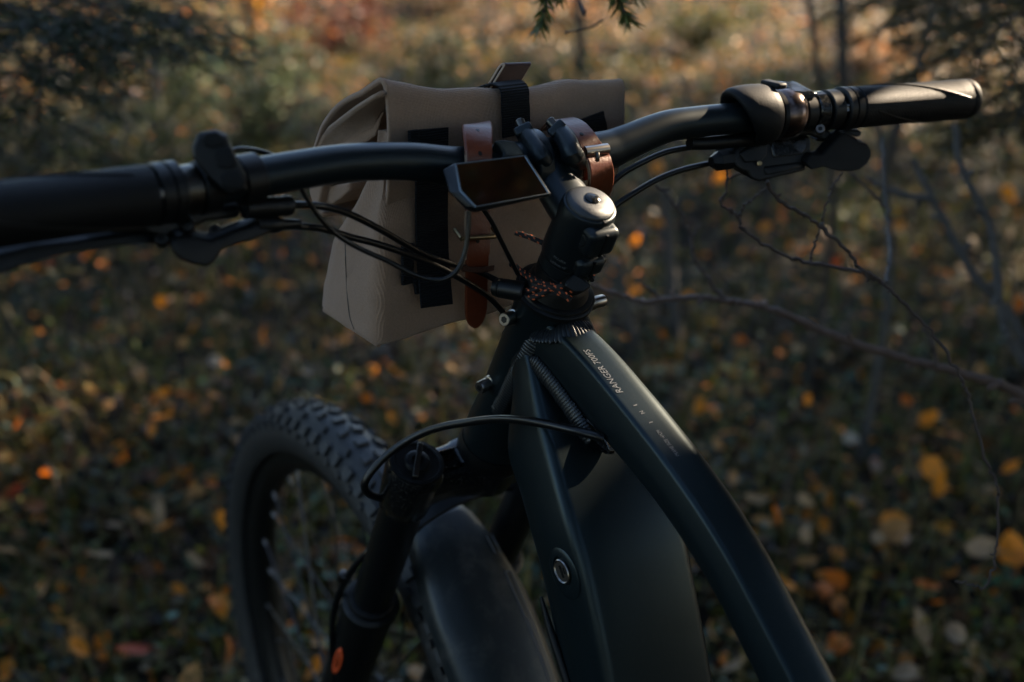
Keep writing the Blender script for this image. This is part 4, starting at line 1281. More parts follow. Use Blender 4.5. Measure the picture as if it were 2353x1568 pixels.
# low leafy undergrowth
n = 44000
nc = 900
qc, dc, lc = scatter(nc, 1.0, 14, 1.5)
ci = rng.integers(0, nc, n)
q = qc[ci] + rng.normal(0, .11, (n, 2)) * (1 + dc[ci][:, None] * .05)
hc = rng.uniform(.04, .15, nc)
z = gh(q[:, 0], q[:, 1]) + rng.random(n) ** .7 * hc[ci]
base = pick([(.050, .072, .010), (.085, .088, .014), (.024, .055, .026), (.13, .105, .016), (.095, .145, .11), (.12, .045, .009)], [30, 28, 13, 17, 9, 7], nc)
C = np.clip(base[ci] * rng.uniform(.6, 1.5, (n, 1)), 0, 1)
un_o = leaves('undergrowth', q, z, rng.uniform(.010, .026, n) * (1 + dc[ci] * .04), 1.0, C, M['foliage'])
tag(un_o, 'low olive and grey green berry shrubs covering the ground', None)
# dry grass
n = 24000
q, d, lat = scatter(n, .9, 11, 1.6)
L_ = rng.uniform(.05, .20, n)
az = rng.random(n) * 2 * math.pi; ln = rng.uniform(.1, 1.0, n)
z0 = gh(q[:, 0], q[:, 1]) - .01
dirx = np.stack([np.cos(az), np.sin(az)], 1)
wv = np.stack([-np.sin(az), np.cos(az), 0 * az], 1) * (rng.uniform(.0010, .0026, n) * (1 + d * .12))[:, None]
p0 = np.column_stack([q, z0]); p1 = np.column_stack([q + dirx * (L_ * .35 * ln)[:, None], z0 + L_ * .6]); p2 = np.column_stack([q + dirx * (L_ * ln)[:, None], z0 + L_ * (1.05 - .45 * ln)])
V = np.stack([p0 - wv, p0 + wv, p1 + wv * .8, p1 - wv * .8, p2], 1)
C = pick([(.13, .10, .020), (.20, .15, .05), (.075, .085, .012), (.085, .05, .012), (.30, .24, .13)], [28, 18, 38, 12, 6], n)
gr_o = bulk('grass', V, C, [(0, 1, 2, 3), (3, 2, 4)], M['foliage'], None, 'stuff')
tag(gr_o, 'thin dry grass blades standing between the fallen leaves', None)

# ---- fallen leaves one can pick out
def leaf_mesh(k, mt):
    r2 = np.random.default_rng(50 + k)
    mb = MB()
    L, Wd = 1.0, [.56, .66, .42, .74][k % 4]
    rows = 7
    fold = [.35, .12, .5, .25][k % 4]; curl = [.5, -.45, .7, .2][k % 4]
    vs = []
    for i in range(rows):
        t = i / (rows - 1)
        hw = Wd / 2 * math.sin(math.pi * min(1, t ** .8 * .97 + .015)) ** .75
        x = t - .5; zc = curl * (x * x) * 1.2
        for s_ in (-1, -.5, 0, .5, 1):
            vs.append((x + .02 * r2.normal() * abs(s_), s_ * hw * (1 + .06 * r2.normal()), zc + fold * abs(s_) * hw + .02 * r2.normal()))
    fs = [(i * 5 + j, i * 5 + j + 1, (i + 1) * 5 + j + 1, (i + 1) * 5 + j) for i in range(rows - 1) for j in range(4)]
    mb.add(vs, fs)
    mb.tube([(-.5, 0, curl * .3), (-.68, .02, curl * .3 + .04), (-.82, .05, curl * .3 + .02)], [.018, .014, .012], 5)
    me_o = obj('fallen_leaf', mb, mt)
    me = me_o.data
    bpy.data.objects.remove(me_o)
    return me
LC = {'bright orange': (.80, .27, .018), 'deep orange': (.62, .15, .010), 'golden yellow': (.72, .25, .014), 'pale beige': (.40, .27, .15), 'whitish grey': (.38, .34, .28), 'rusty red': (.40, .06, .015), 'tan brown': (.42, .22, .075), 'dark brown': (.14, .06, .02)}
LM = {c: leafmat('leaf_' + c.replace(' ', '_'), False, v, .5, .4) for c, v in LC.items()}
LMESH = {(c, k): leaf_mesh(k, LM[c]) for c in LC for k in range(4)}
spots = [(910, 858, 'bright orange', 50), (488, 907, 'bright orange', 36), (350, 992, 'bright orange', 40), (35, 975, 'deep orange', 42), (898, 962, 'bright orange', 36), (845, 915, 'deep orange', 34), (600, 772, 'bright orange', 38), (515, 1195, 'bright orange', 46), (792, 787, 'bright orange', 48), (368, 690, 'golden yellow', 36), (650, 590, 'deep orange', 34), (1508, 388, 'bright orange', 40), (1655, 410, 'bright orange', 40), (1760, 520, 'golden yellow', 32), (1462, 550, 'bright orange', 36), (1525, 515, 'bright orange', 38), (1490, 508, 'golden yellow', 34), (1460, 668, 'bright orange', 38), (1440, 648, 'golden yellow', 32), (1858, 918, 'bright orange', 46), (2132, 962, 'bright orange', 52), (2145, 1082, 'golden yellow', 56), (2318, 1080, 'bright orange', 40), (2328, 1262, 'bright orange', 64), (2125, 1350, 'deep orange', 58), (1925, 1480, 'deep orange', 66), (2105, 582, 'deep orange', 32), (2320, 445, 'golden yellow', 40), (2102, 338, 'bright orange', 26), (1940, 570, 'golden yellow', 28), (1990, 692, 'golden yellow', 30), (858, 850, 'golden yellow', 34), (1685, 1100, 'tan brown', 40), (790, 1240, 'deep orange', 46), (160, 1012, 'pale beige', 42), (495, 830, 'whitish grey', 34), (1035, 847, 'pale beige', 36), (515, 730, 'pale beige', 34), (540, 968, 'pale beige', 42), (320, 855, 'pale beige', 34), (328, 1190, 'tan brown', 50), (365, 1180, 'pale beige', 46), (448, 1285, 'pale beige', 46), (232, 1278, 'pale beige', 44), (545, 1012, 'pale beige', 30), (1850, 1150, 'pale beige', 44), (1735, 1150, 'pale beige', 46), (2112, 1440, 'pale beige', 70), (2200, 1462, 'pale beige', 74), (2250, 1257, 'pale beige', 62), (1692, 1532, 'pale beige', 54), (1955, 1008, 'whitish grey', 36), (1920, 597, 'rusty red', 38), (1975, 600, 'deep orange', 32), (1880, 480, 'deep orange', 28), (1550, 625, 'pale beige', 28), (1680, 640, 'pale beige', 34), (1830, 800, 'pale beige', 34), (1905, 820, 'pale beige', 34), (2050, 800, 'pale beige', 36), (1720, 940, 'tan brown', 34), (505, 1390, 'golden yellow', 52), (535, 1495, 'deep orange', 56), (180, 1490, 'golden yellow', 50), (300, 1500, 'rusty red', 70), (440, 1560, 'tan brown', 60), (150, 1430, 'tan brown', 44), (110, 1090, 'deep orange', 44), (30, 1130, 'rusty red', 44), (600, 1440, 'golden yellow', 46), (725, 1540, 'bright orange', 54), (735, 1480, 'tan brown', 44), (1010, 1480, 'golden yellow', 50), (960, 1540, 'tan brown', 52), (700, 1400, 'tan brown', 44), (1720, 1330, 'tan brown', 52), (1790, 1180, 'deep orange', 46), (2200, 1000, 'deep orange', 44), (2010, 980, 'tan brown', 40), (2060, 1220, 'tan brown', 50), (1650, 1020, 'tan brown', 36), (1380, 560, 'golden yellow', 28), (1420, 600, 'deep orange', 26), (1850, 690, 'golden yellow', 30), (1700, 780, 'deep orange', 34), (1590, 880, 'tan brown', 36), (1700, 1460, 'tan brown', 50), (705, 860, 'pale beige', 32), (640, 880, 'tan brown', 32), (200, 850, 'tan brown', 34), (120, 800, 'tan brown', 34), (60, 860, 'pale beige', 34), (420, 790, 'tan brown', 32), (250, 930, 'tan brown', 38), (430, 945, 'tan brown', 36), (20, 1260, 'tan brown', 46), (570, 1130, 'tan brown', 42), (480, 1110, 'deep orange', 40), (90, 1360, 'tan brown', 48), (2250, 850, 'tan brown', 40), (2340, 700, 'deep orange', 34), (2240, 560, 'pale beige', 30)]
for _ in range(110):
    yy = float(rng.uniform(330, 1560)); xx = float(rng.uniform(-20, 2370))
    if 700 < xx < 1500 and 150 < yy < 760: continue
    cname = str(rng.choice(['tan brown', 'dark brown', 'deep orange', 'golden yellow', 'pale beige', 'bright orange', 'rusty red'], p=[.24, .18, .22, .08, .08, .14, .06]))
    spots.append((xx, yy, cname, float(rng.uniform(20, 30) * (.6 + yy / 1300))))
anchors = [('the left grip', 180, 520), ('the front tyre', 690, 1150), ('the canvas bag', 900, 640), ('the fork leg', 880, 1350), ('the stem', 1400, 560), ('the top tube', 1620, 1040), ('the down tube foot', 1650, 1500), ('the shifter', 1800, 400), ('the forked thin twig', 1950, 560), ('the thick bare branch', 1950, 800), ('the hanging twig tip', 2290, 1200), ('the right grip', 2150, 280), ('the tyre spokes', 690, 1330), ('the brake lever', 120, 620), ('the paddle remote', 480, 600)]
used = {}
forms = ['flat', 'curled', 'folded', 'upturned']
for i, (x, y, cname, px_) in enumerate(spots):
    q = ground_hit(x, y, .10)
    dd = proj(q)[2]
    size = min(.075, px_ * dd / FD * float(rng.uniform(.8, 1.2)) * (1.25 if y > 1050 else 1.))
    k = i % 4
    o = bpy.data.objects.new('fallen_leaf', LMESH[(cname, k)])
    col.objects.link(o)
    o.location = q
    o.scale = (size, size, size)
    nrm = Vector(unit(unit(CAM - q) * .6 + Z_ * .6 + rng.normal(0, .62, 3)))
    o.rotation_mode = 'QUATERNION'
    o.rotation_quaternion = nrm.to_track_quat('Z', 'Y') @ Matrix.Rotation(float(rng.uniform(0, 6.28)), 3, 'Z').to_quaternion()
    an = min(anchors, key=lambda a: (a[1] - x) ** 2 + (a[2] - y) ** 2)
    dx, dy = x - an[1], y - an[2]
    rel = ('right of' if dx > 0 else 'left of') if abs(dx) > abs(dy) else ('below' if dy > 0 else 'above')
    how = ['close', 'a bit', 'well', 'far'][min(3, int(math.hypot(dx, dy) / 90))]
    sw_ = 'small' if px_ < 34 else ('large' if px_ > 48 else 'middling')
    lab = f'{sw_} {forms[k]} {cname} leaf on the ground {how} {rel} {an[0]}'
    lab = lab.replace(' on the ground', '') if len(lab.split()) > 14 else lab
    cands = [lab] + [f'{w} {lab}' for w in ('tilted', 'blotchy', 'lone', 'dull')]
    if lab in used:
        used[lab] += 1
        lab = lab.replace(' on the ground', '').replace(' leaf', [' leaf', ' leaf, second out,', ' leaf, third out,', ' leaf, fourth out,'][min(3, used[lab])])
    else: used[lab] = 0
    tag(o, lab, 'leaf', 'fallen leaves on the forest floor')

# ---- spruce boughs
def needle_set(spine, nn, ln, wd, droop=.2, spread=1.0, flat=.5):
    p = crom(np.asarray(spine, float), 8)
    d = np.r_[0, np.cumsum(np.linalg.norm(np.diff(p, axis=0), axis=1))]
    s_ = rng.random(nn) * d[-1]
    c = np.stack([np.interp(s_, d, p[:, i]) for i in range(3)], 1)
    t = np.gradient(p, axis=0); t /= np.linalg.norm(t, axis=1)[:, None]
    tg = np.stack([np.interp(s_, d, t[:, i]) for i in range(3)], 1)
    r = rng.normal(size=(nn, 3)); r -= tg * np.sum(r * tg, 1)[:, None]; r /= np.linalg.norm(r, axis=1)[:, None]
    r[:, 2] *= flat
    dr = r * spread + tg * rng.uniform(.45, 1.0, (nn, 1)); dr[:, 2] -= droop * .3
    dr /= np.linalg.norm(dr, axis=1)[:, None]
    L = ln * rng.uniform(.7, 1.15, nn)
    w = np.cross(dr, rng.normal(size=(nn, 3))); w /= np.linalg.norm(w, axis=1)[:, None] + 1e-9
    w *= wd
    e = c + dr * L[:, None]
    m_ = c + dr * (L * .55)[:, None]
    return np.stack([c - w * .5, c + w * .5, m_ + w * .55, e, m_ - w * .55], 1)
NF = [(0, 1, 2, 4), (4, 2, 3)]
def bough(name, spine, parent, length_twig=.12, ntw=12, nn=46, ln=.018, wd=.0016, cols=None, r0=.006, side=1.0, tip=True):
    p = crom(np.asarray(spine, float), 10)
    t = np.gradient(p, axis=0); t /= np.linalg.norm(t, axis=1)[:, None]
    mb = MB().tube(p, list(np.linspace(r0, r0 * .25, len(p))), 7)
    Vs = []
    for k in range(ntw):
        f = .12 + .86 * (k + rng.random() * .6) / ntw
        i = min(len(p) - 1, int(f * (len(p) - 1)))
        sd = 1 if k % 2 else -1
        lat_ = np.cross(t[i], Z_); lat_ = unit(lat_) if np.linalg.norm(lat_) > .2 else RT
        ang = rng.uniform(.7, 1.2)
        dr = unit(t[i] * math.cos(ang) + lat_ * sd * math.sin(ang) * side + Z_ * rng.uniform(-.35, .05))
        L = length_twig * rng.uniform(.6, 1.15) * (1.1 - .6 * f)
        e = p[i] + dr * L - Z_ * L * .18
        mid = p[i] + dr * L * .55 - Z_ * L * .03
        mb.tube([p[i], mid, e], [r0 * .3, r0 * .24, r0 * .15], 5)
        Vs.append(needle_set([p[i], mid, e], nn, ln, wd))
        for s2 in (-1, 1):
            if rng.random() < .7:
                f2 = rng.uniform(.35, .7)
                a_ = p[i] + (e - p[i]) * f2
                lat2 = unit(np.cross(dr, Z_) + 1e-6)
                e2 = a_ + unit(dr + lat2 * s2 * .9 - Z_ * .1) * L * .45
                mb.tube([a_, (a_ + e2) / 2, e2], [r0 * .18, r0 * .15, r0 * .1], 4)
                Vs.append(needle_set([a_, (a_ + e2) / 2, e2], int(nn * .45), ln, wd))
    Vs.append(needle_set(p[len(p) // 3:], int(nn * 1.6), ln, wd))
    V = np.concatenate(Vs)
    o = obj(name, mb, M['bark'], parent)
    C = pick(cols or [(.018, .030, .008), (.030, .042, .010), (.012, .024, .008), (.060, .062, .014)], [30, 25, 25, 12], len(V))
    nd = bulk('needles', V, C, NF, M['needles'], o, 'stuff')
    return o, V

# dark spruce standing on the left: trunk beyond the frame, boughs reaching in
sp_x = VW(2.1, -1.55)
LS = empty('spruce_tree', (sp_x[0], sp_x[1], float(gh(sp_x[0], sp_x[1]))), 'dark green spruce whose boughs hang in behind the left grip', 'tree')
zg = float(gh(sp_x[0], sp_x[1]))
obj('trunk', MB().tube([(sp_x[0], sp_x[1], zg - .05), (sp_x[0] + .02, sp_x[1], zg + 1.5), (sp_x[0], sp_x[1] + .03, zg + 3.2), (sp_x[0], sp_x[1], zg + 4.6)], [.075, .06, .035, .01], 14, 5), M['bark'], LS)
def at_trunk(h): return np.array([sp_x[0], sp_x[1], zg + h])
for (ends, h) in (([(40, -60, 1.75), (130, 40, 1.6), (230, 110, 1.5)], 2.0), ([(160, -90, 1.9), (290, 10, 1.75), (370, 130, 1.7)], 2.2), ([(-40, 60, 2.0), (80, 150, 1.85), (170, 235, 1.75)], 1.75), ([(250, -120, 2.3), (380, -20, 2.2), (480, 60, 2.15)], 2.4), ([(-60, 180, 2.3), (60, 260, 2.1), (130, 330, 2.0)], 1.5), ([(-80, -40, 1.6), (20, 10, 1.5), (90, 90, 1.45)], 1.9), ([(120, -150, 2.6), (300, -60, 2.5), (330, 60, 2.45)], 2.6), ([(-60, 300, 2.6), (60, 380, 2.5), (140, 480, 2.4)], 1.3), ([(-60, 560, 2.3), (30, 640, 2.1), (110, 700, 2.0)], .7), ([(20, -80, 1.5), (200, 0, 1.42), (300, 60, 1.4)], 2.1), ([(-60, 0, 1.45), (60, 60, 1.4), (150, 150, 1.38)], 1.8), ([(200, -90, 1.8), (330, 20, 1.7), (420, 60, 1.68)], 2.3), ([(-60, 100, 1.7), (40, 190, 1.6), (60, 300, 1.58)], 1.6)):
    pts_ = [P(*q) for q in ends]
    bough('bough', [at_trunk(h), (at_trunk(h) * .4 + pts_[0] * .6), *pts_], LS, .27, 18, 58, .021, .0018, r0=.0045)
# higher boughs close the crown above the frame
for k in range(7):
    h = 2.7 + k * .25; an = k * 2.4
    L = 1.0 - .045 * k
    b0 = at_trunk(h)
    e_ = b0 + np.array([math.cos(an), math.sin(an), -.25]) * L
    bough('bough', [b0, (b0 + e_) / 2 + Z_ * .05, e_], LS, .3, 12, 40, .022, .0035, r0=.008)

# spruce on the right, backlight coloured into its hanging needles
rs_x = VW(2.5, 1.75)
zr = float(gh(rs_x[0], rs_x[1]))
RS = empty('spruce_tree', (rs_x[0], rs_x[1], zr), 'spruce with hanging twigs coloured golden as if backlit, behind the right grip', 'tree')
obj('trunk', MB().tube([(rs_x[0], rs_x[1], zr - .05), (rs_x[0] - .02, rs_x[1], zr + 1.4), (rs_x[0], rs_x[1] + .02, zr + 3.0), (rs_x[0], rs_x[1], zr + 4.2)], [.06, .05, .03, .01], 14, 5), M['bark'], RS)
backlit_gold = [(.045, .05, .016), (.11, .08, .022), (.20, .12, .035), (.030, .036, .013)]  # backlight put into the needle colours as golden tones
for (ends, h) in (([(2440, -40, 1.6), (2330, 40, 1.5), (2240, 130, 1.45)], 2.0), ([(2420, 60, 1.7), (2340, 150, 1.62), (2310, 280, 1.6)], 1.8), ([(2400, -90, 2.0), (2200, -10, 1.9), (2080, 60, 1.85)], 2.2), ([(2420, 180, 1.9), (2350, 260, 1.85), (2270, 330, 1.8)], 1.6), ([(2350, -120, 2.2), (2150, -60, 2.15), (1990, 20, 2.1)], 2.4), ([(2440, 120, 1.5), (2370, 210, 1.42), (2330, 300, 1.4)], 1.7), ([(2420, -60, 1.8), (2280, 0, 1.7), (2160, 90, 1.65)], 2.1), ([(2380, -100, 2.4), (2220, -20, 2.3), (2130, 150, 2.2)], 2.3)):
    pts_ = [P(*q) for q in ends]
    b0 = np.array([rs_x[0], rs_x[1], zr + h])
    bough('bough', [b0, b0 * .4 + pts_[0] * .6, *pts_], RS, .24, 20, 80, .019, .0018, cols=backlit_gold, r0=.005)

# spruce twig dipping in at the top
ST = empty('spruce_twig', tuple(P(1345, -60, 1.02)), 'fresh green spruce twig dipping in above the bag', 'twig')
green = [(.11, .135, .03), (.16, .165, .04), (.075, .10, .025)]
def hang(name, pts_, nn, ln=.0155):
    p_ = [P(*q) for q in pts_]
    o_ = obj(name, MB().tube(p_, list(np.linspace(.0016, .0009, len(p_))), 7, 5), M['twig'], ST)
    V = needle_set(p_, int(nn * 1.5), ln * 1.08, .0016, droop=.8, spread=.8, flat=1.)
    bulk('needles', V, pick(green, [3, 2, 2], len(V)), NF, M['needles'], o_, 'stuff')
hang('side_twig', [(1290, -70, .95), (1262, -20, .93), (1250, 25, .92), (1242, 66, .92)], 130)
hang('side_twig', [(1370, -70, .95), (1408, -20, .94), (1430, 18, .93), (1444, 48, .93)], 120)
hang('side_twig', [(1300, -60, .96), (1340, -38, .95), (1400, -30, .95), (1470, -12, .95)], 110)
hang('side_twig', [(1330, -70, .97), (1300, -30, .96), (1285, -5, .96)], 60)
obj('bare_tip', MB().tube([P(*q) for q in ((1325, -20, 1.02), (1335, 10, 1.015), (1343, 28, 1.01), (1342, 36, 1.01))], [.0016, .0015, .0022, .0012], 7, 4), M['twig'], ST)
obj('bare_tip', MB().tube([P(*q) for q in ((1298, 76, 1.01), (1325, 70, 1.01), (1360, 62, 1.01), (1385, 45, 1.01))], [.0016, .0009, .0010, .0008], 6, 4), M['twig'], ST)

# ---- bare branches on the right
def branch(parent, name, pts_, r, mt, k=8, knob=True):
    p_ = np.array([P(*q) for q in pts_])
    rr_ = np.linspace(r[0], r[1], len(p_)) * .82
    q = crom(np.column_stack([p_, rr_]), k)
    q[:, :3] += rng.normal(0, .0006, (len(q), 3))
    q[:, 3] *= rng.uniform(.9, 1.14, len(q))
    mb = MB().tube(q[:, :3], list(q[:, 3]), 9)
    if knob:
        for i in range(5, len(q) - 3, 9):
            dr = unit(rng.normal(size=3)); b_ = q[i, :3]
            mb.tube([b_, b_ + dr * q[i, 3] * 2.4, b_ + dr * q[i, 3] * 3.4], [q[i, 3] * .9, q[i, 3] * .7, q[i, 3] * .2], 6)
    return obj(name, mb, mt, parent)
def M13(d, *pts_): return [(*m(13, *q), d + e_) for q, e_ in [((a[0], a[1]), a[2] if len(a) > 2 else 0) for a in pts_]]
B1 = empty('bare_twig', tuple(P(1850, 330, .93)), 'thin dark forked twig hanging below the right shifter', 'twig')
branch(B1, 'main_stem', M13(.85, (860, 120), (920, 230), (1000, 340), (1140, 420), (1230, 490), (1370, 610), (1450, 715), (1570, 795), (1700, 920), (1850, 1080), (1960, 1240), (2030, 1380), (2072, 1530)) + [(*m(14, *q), .85) for q in ((1500, 520), (1532, 575), (1548, 720), (1538, 900), (1522, 1010), (1488, 1106), (1430, 1098), (1338, 1072))], (.0019, .0010), M['twig'])
branch(B1, 'side_twig', M13(.85, (1575, 795), (1440, 735, .01), (1200, 690, .02), (1050, 650, .03), (900, 575, .03), (790, 490, .03), (760, 420, .03), (665, 345, .03), (705, 280, .03), (700, 170, .03)), (.0021, .0011), M['twig'])
branch(B1, 'side_twig', M13(.88, (765, 425), (800, 370), (850, 325), (925, 265)), (.0014, .0009), M['twig'])
branch(B1, 'side_twig', M13(.88, (716, 215), (760, 195), (810, 178)), (.0013, .0009), M['twig'], knob=False)
branch(B1, 'side_twig', M13(.88, (1165, 690), (1185, 590), (1220, 500), (1250, 380), (1290, 270), (1350, 180)), (.0013, .0009), M['twig'])
branch(B1, 'side_twig', M13(.96, (1580, 790), (1612, 640, .05), (1600, 500, .1), (1590, 380, .12), (1575, 150, .15), (1570, -10, .18)), (.0024, .0018), M['bark_grey'])
branch(B1, 'side_twig', M13(1.05, (1590, 380), (1500, 290), (1400, 190), (1330, 110)), (.0018, .0012), M['twig'])
B2 = empty('bare_branch', tuple(P(2440, 920, 1.08)), 'thick bare branch coloured as if lit reddish, slanting across below the thin twig', 'branch')
branch(B2, 'main_stem', M13(1.06, (-60, 800), (0, 822), (130, 868), (250, 898), (400, 882), (550, 875), (700, 890), (850, 915), (1000, 955), (1250, 1065), (1500, 1160), (1850, 1255), (2050, 1310), (2200, 1350), (2353, 1420), (2600, 1560)), (.0024, .0062), M['twig_lit'])
branch(B2, 'side_twig', M13(1.06, (700, 890), (650, 840), (600, 770), (520, 650), (510, 560), (470, 450), (430, 380), (370, 300), (310, 250)), (.0028, .0015), M['twig'])
branch(B2, 'side_twig', M13(1.06, (512, 560), (535, 510), (565, 470)), (.0016, .001), M['twig'], knob=False)
branch(B2, 'side_twig', M13(1.06, (432, 382), (445, 345), (455, 310)), (.0016, .001), M['twig'], knob=False)
branch(B2, 'side_twig', M13(1.06, (335, 880), (290, 840), (235, 803)), (.0022, .0014), M['twig'], knob=False)
branch(B2, 'side_twig', M13(1.05, (1872, 1260), (1840, 1120), (1790, 1020), (1700, 930)), (.0024, .0014), M['twig'])
B3 = empty('grey_branch', tuple(P(2440, 980, 1.42)), 'pale grey blurred branch rising behind the thin twig', 'branch')
branch(B3, 'main_stem', M13(1.4, (2420, 1330), (2300, 1010), (2100, 780), (1990, 600), (1900, 420), (1800, 240), (1740, 110)), (.0075, .0045), M['bark_grey'])
branch(B3, 'side_twig', M13(1.4, (1850, 330), (1700, 305), (1560, 260), (1480, 215)), (.006, .004), M['bark_grey'])
B4 = empty('grey_branch', tuple(P(2420, 1000, 1.36)), 'knotty dark grey branch nearest the frame edge beyond the twig', 'branch')
branch(B4, 'main_stem', M13(1.35, (2480, 1420), (2330, 1200), (2250, 1050), (2215, 850), (2190, 600), (2140, 420), (2050, 250), (1990, 100), (1975, -80)), (.007, .0045), M['bark_grey'])

# ---- upright dead stems and saplings
def stem_thing(name, pts_, r, mt, label, cat):
    p_ = [P(*q) for q in pts_]
    b_ = p_[-1].copy()
    gz_ = float(gh(b_[0], b_[1]))
    p_.append(np.array([b_[0], b_[1], min(gz_ - .02, b_[2] - .02)]))
    t_ = empty(name, (b_[0], b_[1], gz_), label, cat)
    rr_ = list(np.linspace(r[0], r[1], len(p_)))
    st_ = obj('trunk', MB().tube(p_, rr_, 9, 6), mt, t_)
    mb = MB()
    q = crom(np.array(p_), 6)
    for i in range(2, len(q) - 4, 4):
        dr = unit(np.array([rng.normal(), rng.normal(), .5]))
        L = rng.uniform(.06, .2)
        mb.tube([q[i], q[i] + dr * L * .5 + Z_ * .01, q[i] + dr * L], [r[0] * .5, r[0] * .35, r[0] * .2], 5)
    obj('side_twig', mb, mt, t_)['kind'] = 'stuff'
    return t_
stem_thing('dead_stem', [(345, 110, 4.3), (358, 200, 4.32), (368, 290, 4.36), (372, 375, 4.4)], (.012, .018), M['bark_grey'], 'grey dead stem standing upright above the left remote', 'stem')
stem_thing('dead_stem', [(250, 130, 4.35), (272, 210, 4.38), (292, 300, 4.42), (305, 380, 4.46)], (.012, .018), M['bark_grey'], 'slanting grey dead stem nearer the dark spruce boughs', 'stem')
stem_thing('birch_sapling', [(1532, 440, 3.0), (1538, 560, 3.05), (1548, 700, 3.1), (1560, 840, 3.15)], (.013, .019), M['bark_grey'], 'pale upright sapling stem between the stem and the forked twig', 'sapling')
stem_thing('birch_sapling', [(1418, 600, 2.9), (1436, 690, 2.95), (1455, 780, 3.0)], (.011, .015), M['bark_grey'], 'short pale sapling stem just right of the head tube', 'sapling')
stem_thing('thin_sapling', [(1852, -60, 2.6), (1862, 30, 2.6), (1878, 150, 2.6), (1900, 330, 2.65), (1915, 520, 2.7)], (.007, .010), M['bark'], 'thin dark sapling stem rising behind the bell', 'sapling')
stem_thing('thin_sapling', [(2010, 240, 2.2), (2035, 420, 2.25), (2045, 600, 2.3), (2030, 780, 2.35)], (.006, .009), M['bark_grey'], 'thin grey sapling stem behind the finger lever', 'sapling')
stem_thing('grey_tree', [(1930, -80, 5.2), (1935, 60, 5.2), (1940, 240, 5.3)], (.030, .04), M['bark'], 'slim dark trunk in the blurred wood behind the shifter', 'tree')
stem_thing('grey_tree', [(2160, -60, 4.6), (2120, 120, 4.6), (2060, 300, 4.7)], (.02, .03), M['bark'], 'leaning dark trunk in the blurred wood above the right grip', 'tree')
stem_thing('brown_tree', [(1325, -60, 5.5), (1330, 60, 5.5), (1340, 220, 5.6)], (.022, .03), M['bark'], 'thin brown trunk in the blurred wood beside the leather pull', 'tree')

# ---- shrubs
def shrub(dxy, lat, hgt, wid, cols, w_, nl, leaf, label, name='shrub'):
    c = VW(dxy, lat); zg_ = float(gh(c[0], c[1]))
    t_ = empty(name, (c[0], c[1], zg_), label, 'shrub')
    mb = MB(); tips = []
    for k in range(26):
        an = rng.uniform(0, 6.28); sp = rng.uniform(.1, 1) * wid
        e = np.array([c[0] + math.cos(an) * sp, c[1] + math.sin(an) * sp, zg_ + hgt * rng.uniform(.55, 1.05)])
        mid = np.array([c[0], c[1], zg_]) * .5 + e * .5 + rng.normal(0, .05 * wid, 3) + Z_ * hgt * .1
        pth = crom(np.array([(c[0], c[1], zg_ - .02), mid, e]), 6)
        mb.tube(pth, list(np.linspace(.006, .002, len(pth))), 5)
        tips.append(pth)
    obj('stems', mb, M['twig'], t_)['kind'] = 'stuff'
    tips = np.array(tips)
    i1 = rng.integers(0, len(tips), nl); i2 = (rng.random(nl) ** .6 * (tips.shape[1] - 1)).astype(int)
    q = tips[i1, i2] + rng.normal(0, .07 * wid + .03, (nl, 3))
    leaves('foliage', q[:, :2], q[:, 2], rng.uniform(.6, 1.3, nl) * leaf, 1.1, pick(cols, w_, nl), M['foliage'], 'stuff', t_)
    return t_
OL = [(.08, .095, .022), (.12, .125, .035), (.055, .07, .03), (.20, .16, .05)]
PG = [(.15, .19, .09), (.24, .28, .17), (.08, .11, .035), (.16, .13, .03)]
RU = [(.14, .030, .012), (.17, .05, .016), (.09, .02, .010), (.24, .09, .025)]
YE = [(.75, .36, .05), (.60, .24, .03), (.45, .26, .06)]
TN = [(.55, .30, .13), (.42, .20, .07), (.66, .42, .22), (.32, .17, .06), (.45, .42, .34)]
shrub(4.9, -1.15, .50, .50, PG, [3, 3, 3, 1], 1500, .030, 'pale green leafy shrub behind the bag and the left bar')
shrub(5.6, -.45, .42, .60, OL, [3, 3, 2, 1], 1300, .035, 'olive shrub straight behind the rolled top of the bag')
shrub(5.3, .25, .40, .50, OL, [3, 2, 3, 1], 1100, .035, 'dark olive shrub behind the leather pull')
shrub(4.0, -1.35, .42, .45, OL, [3, 3, 3, 1], 1300, .030, 'mossy green shrub behind the left remote')
shrub(5.6, -1.75, .60, .45, PG, [3, 1, 3, 1], 1200, .032, 'green shrub between the dead stems and the pale green shrub')
shrub(7.5, -1.25, .36, .60, RU, [3, 2, 3, 1], 600, .05, 'low rusty red shrub in the clearing above the bag', 'red_shrub')
shrub(7.2, -1.72, .75, .22, YE, [3, 3, 2], 260, .05, 'yellow leafed shrub at the dark wood edge', 'yellow_shrub')
shrub(9.6, -.55, .40, .6, TN, [1] * 5, 800, .055, 'straw coloured low bush right of the red shrub', 'bush')
shrub(8.8, .35, .36, .55, TN, [1] * 5, 700, .055, 'tan low bush beyond the leather pull', 'bush')
shrub(8.0, 1.25, .36, .5, OL, [1] * 4, 700, .05, 'olive low bush far behind the bare spruce tip', 'bush')
shrub(7.4, 2.3, .40, .5, TN, [1] * 5, 700, .05, 'tan low bush far behind the bell', 'bush')
shrub(10.6, -2.3, .55, .7, YE, [1] * 3, 700, .06, 'golden low bush at the very back of the clearing', 'bush')
shrub(5.4, 1.35, .34, .45, OL, [1] * 4, 700, .04, 'olive low bush behind the rubber holder', 'bush')

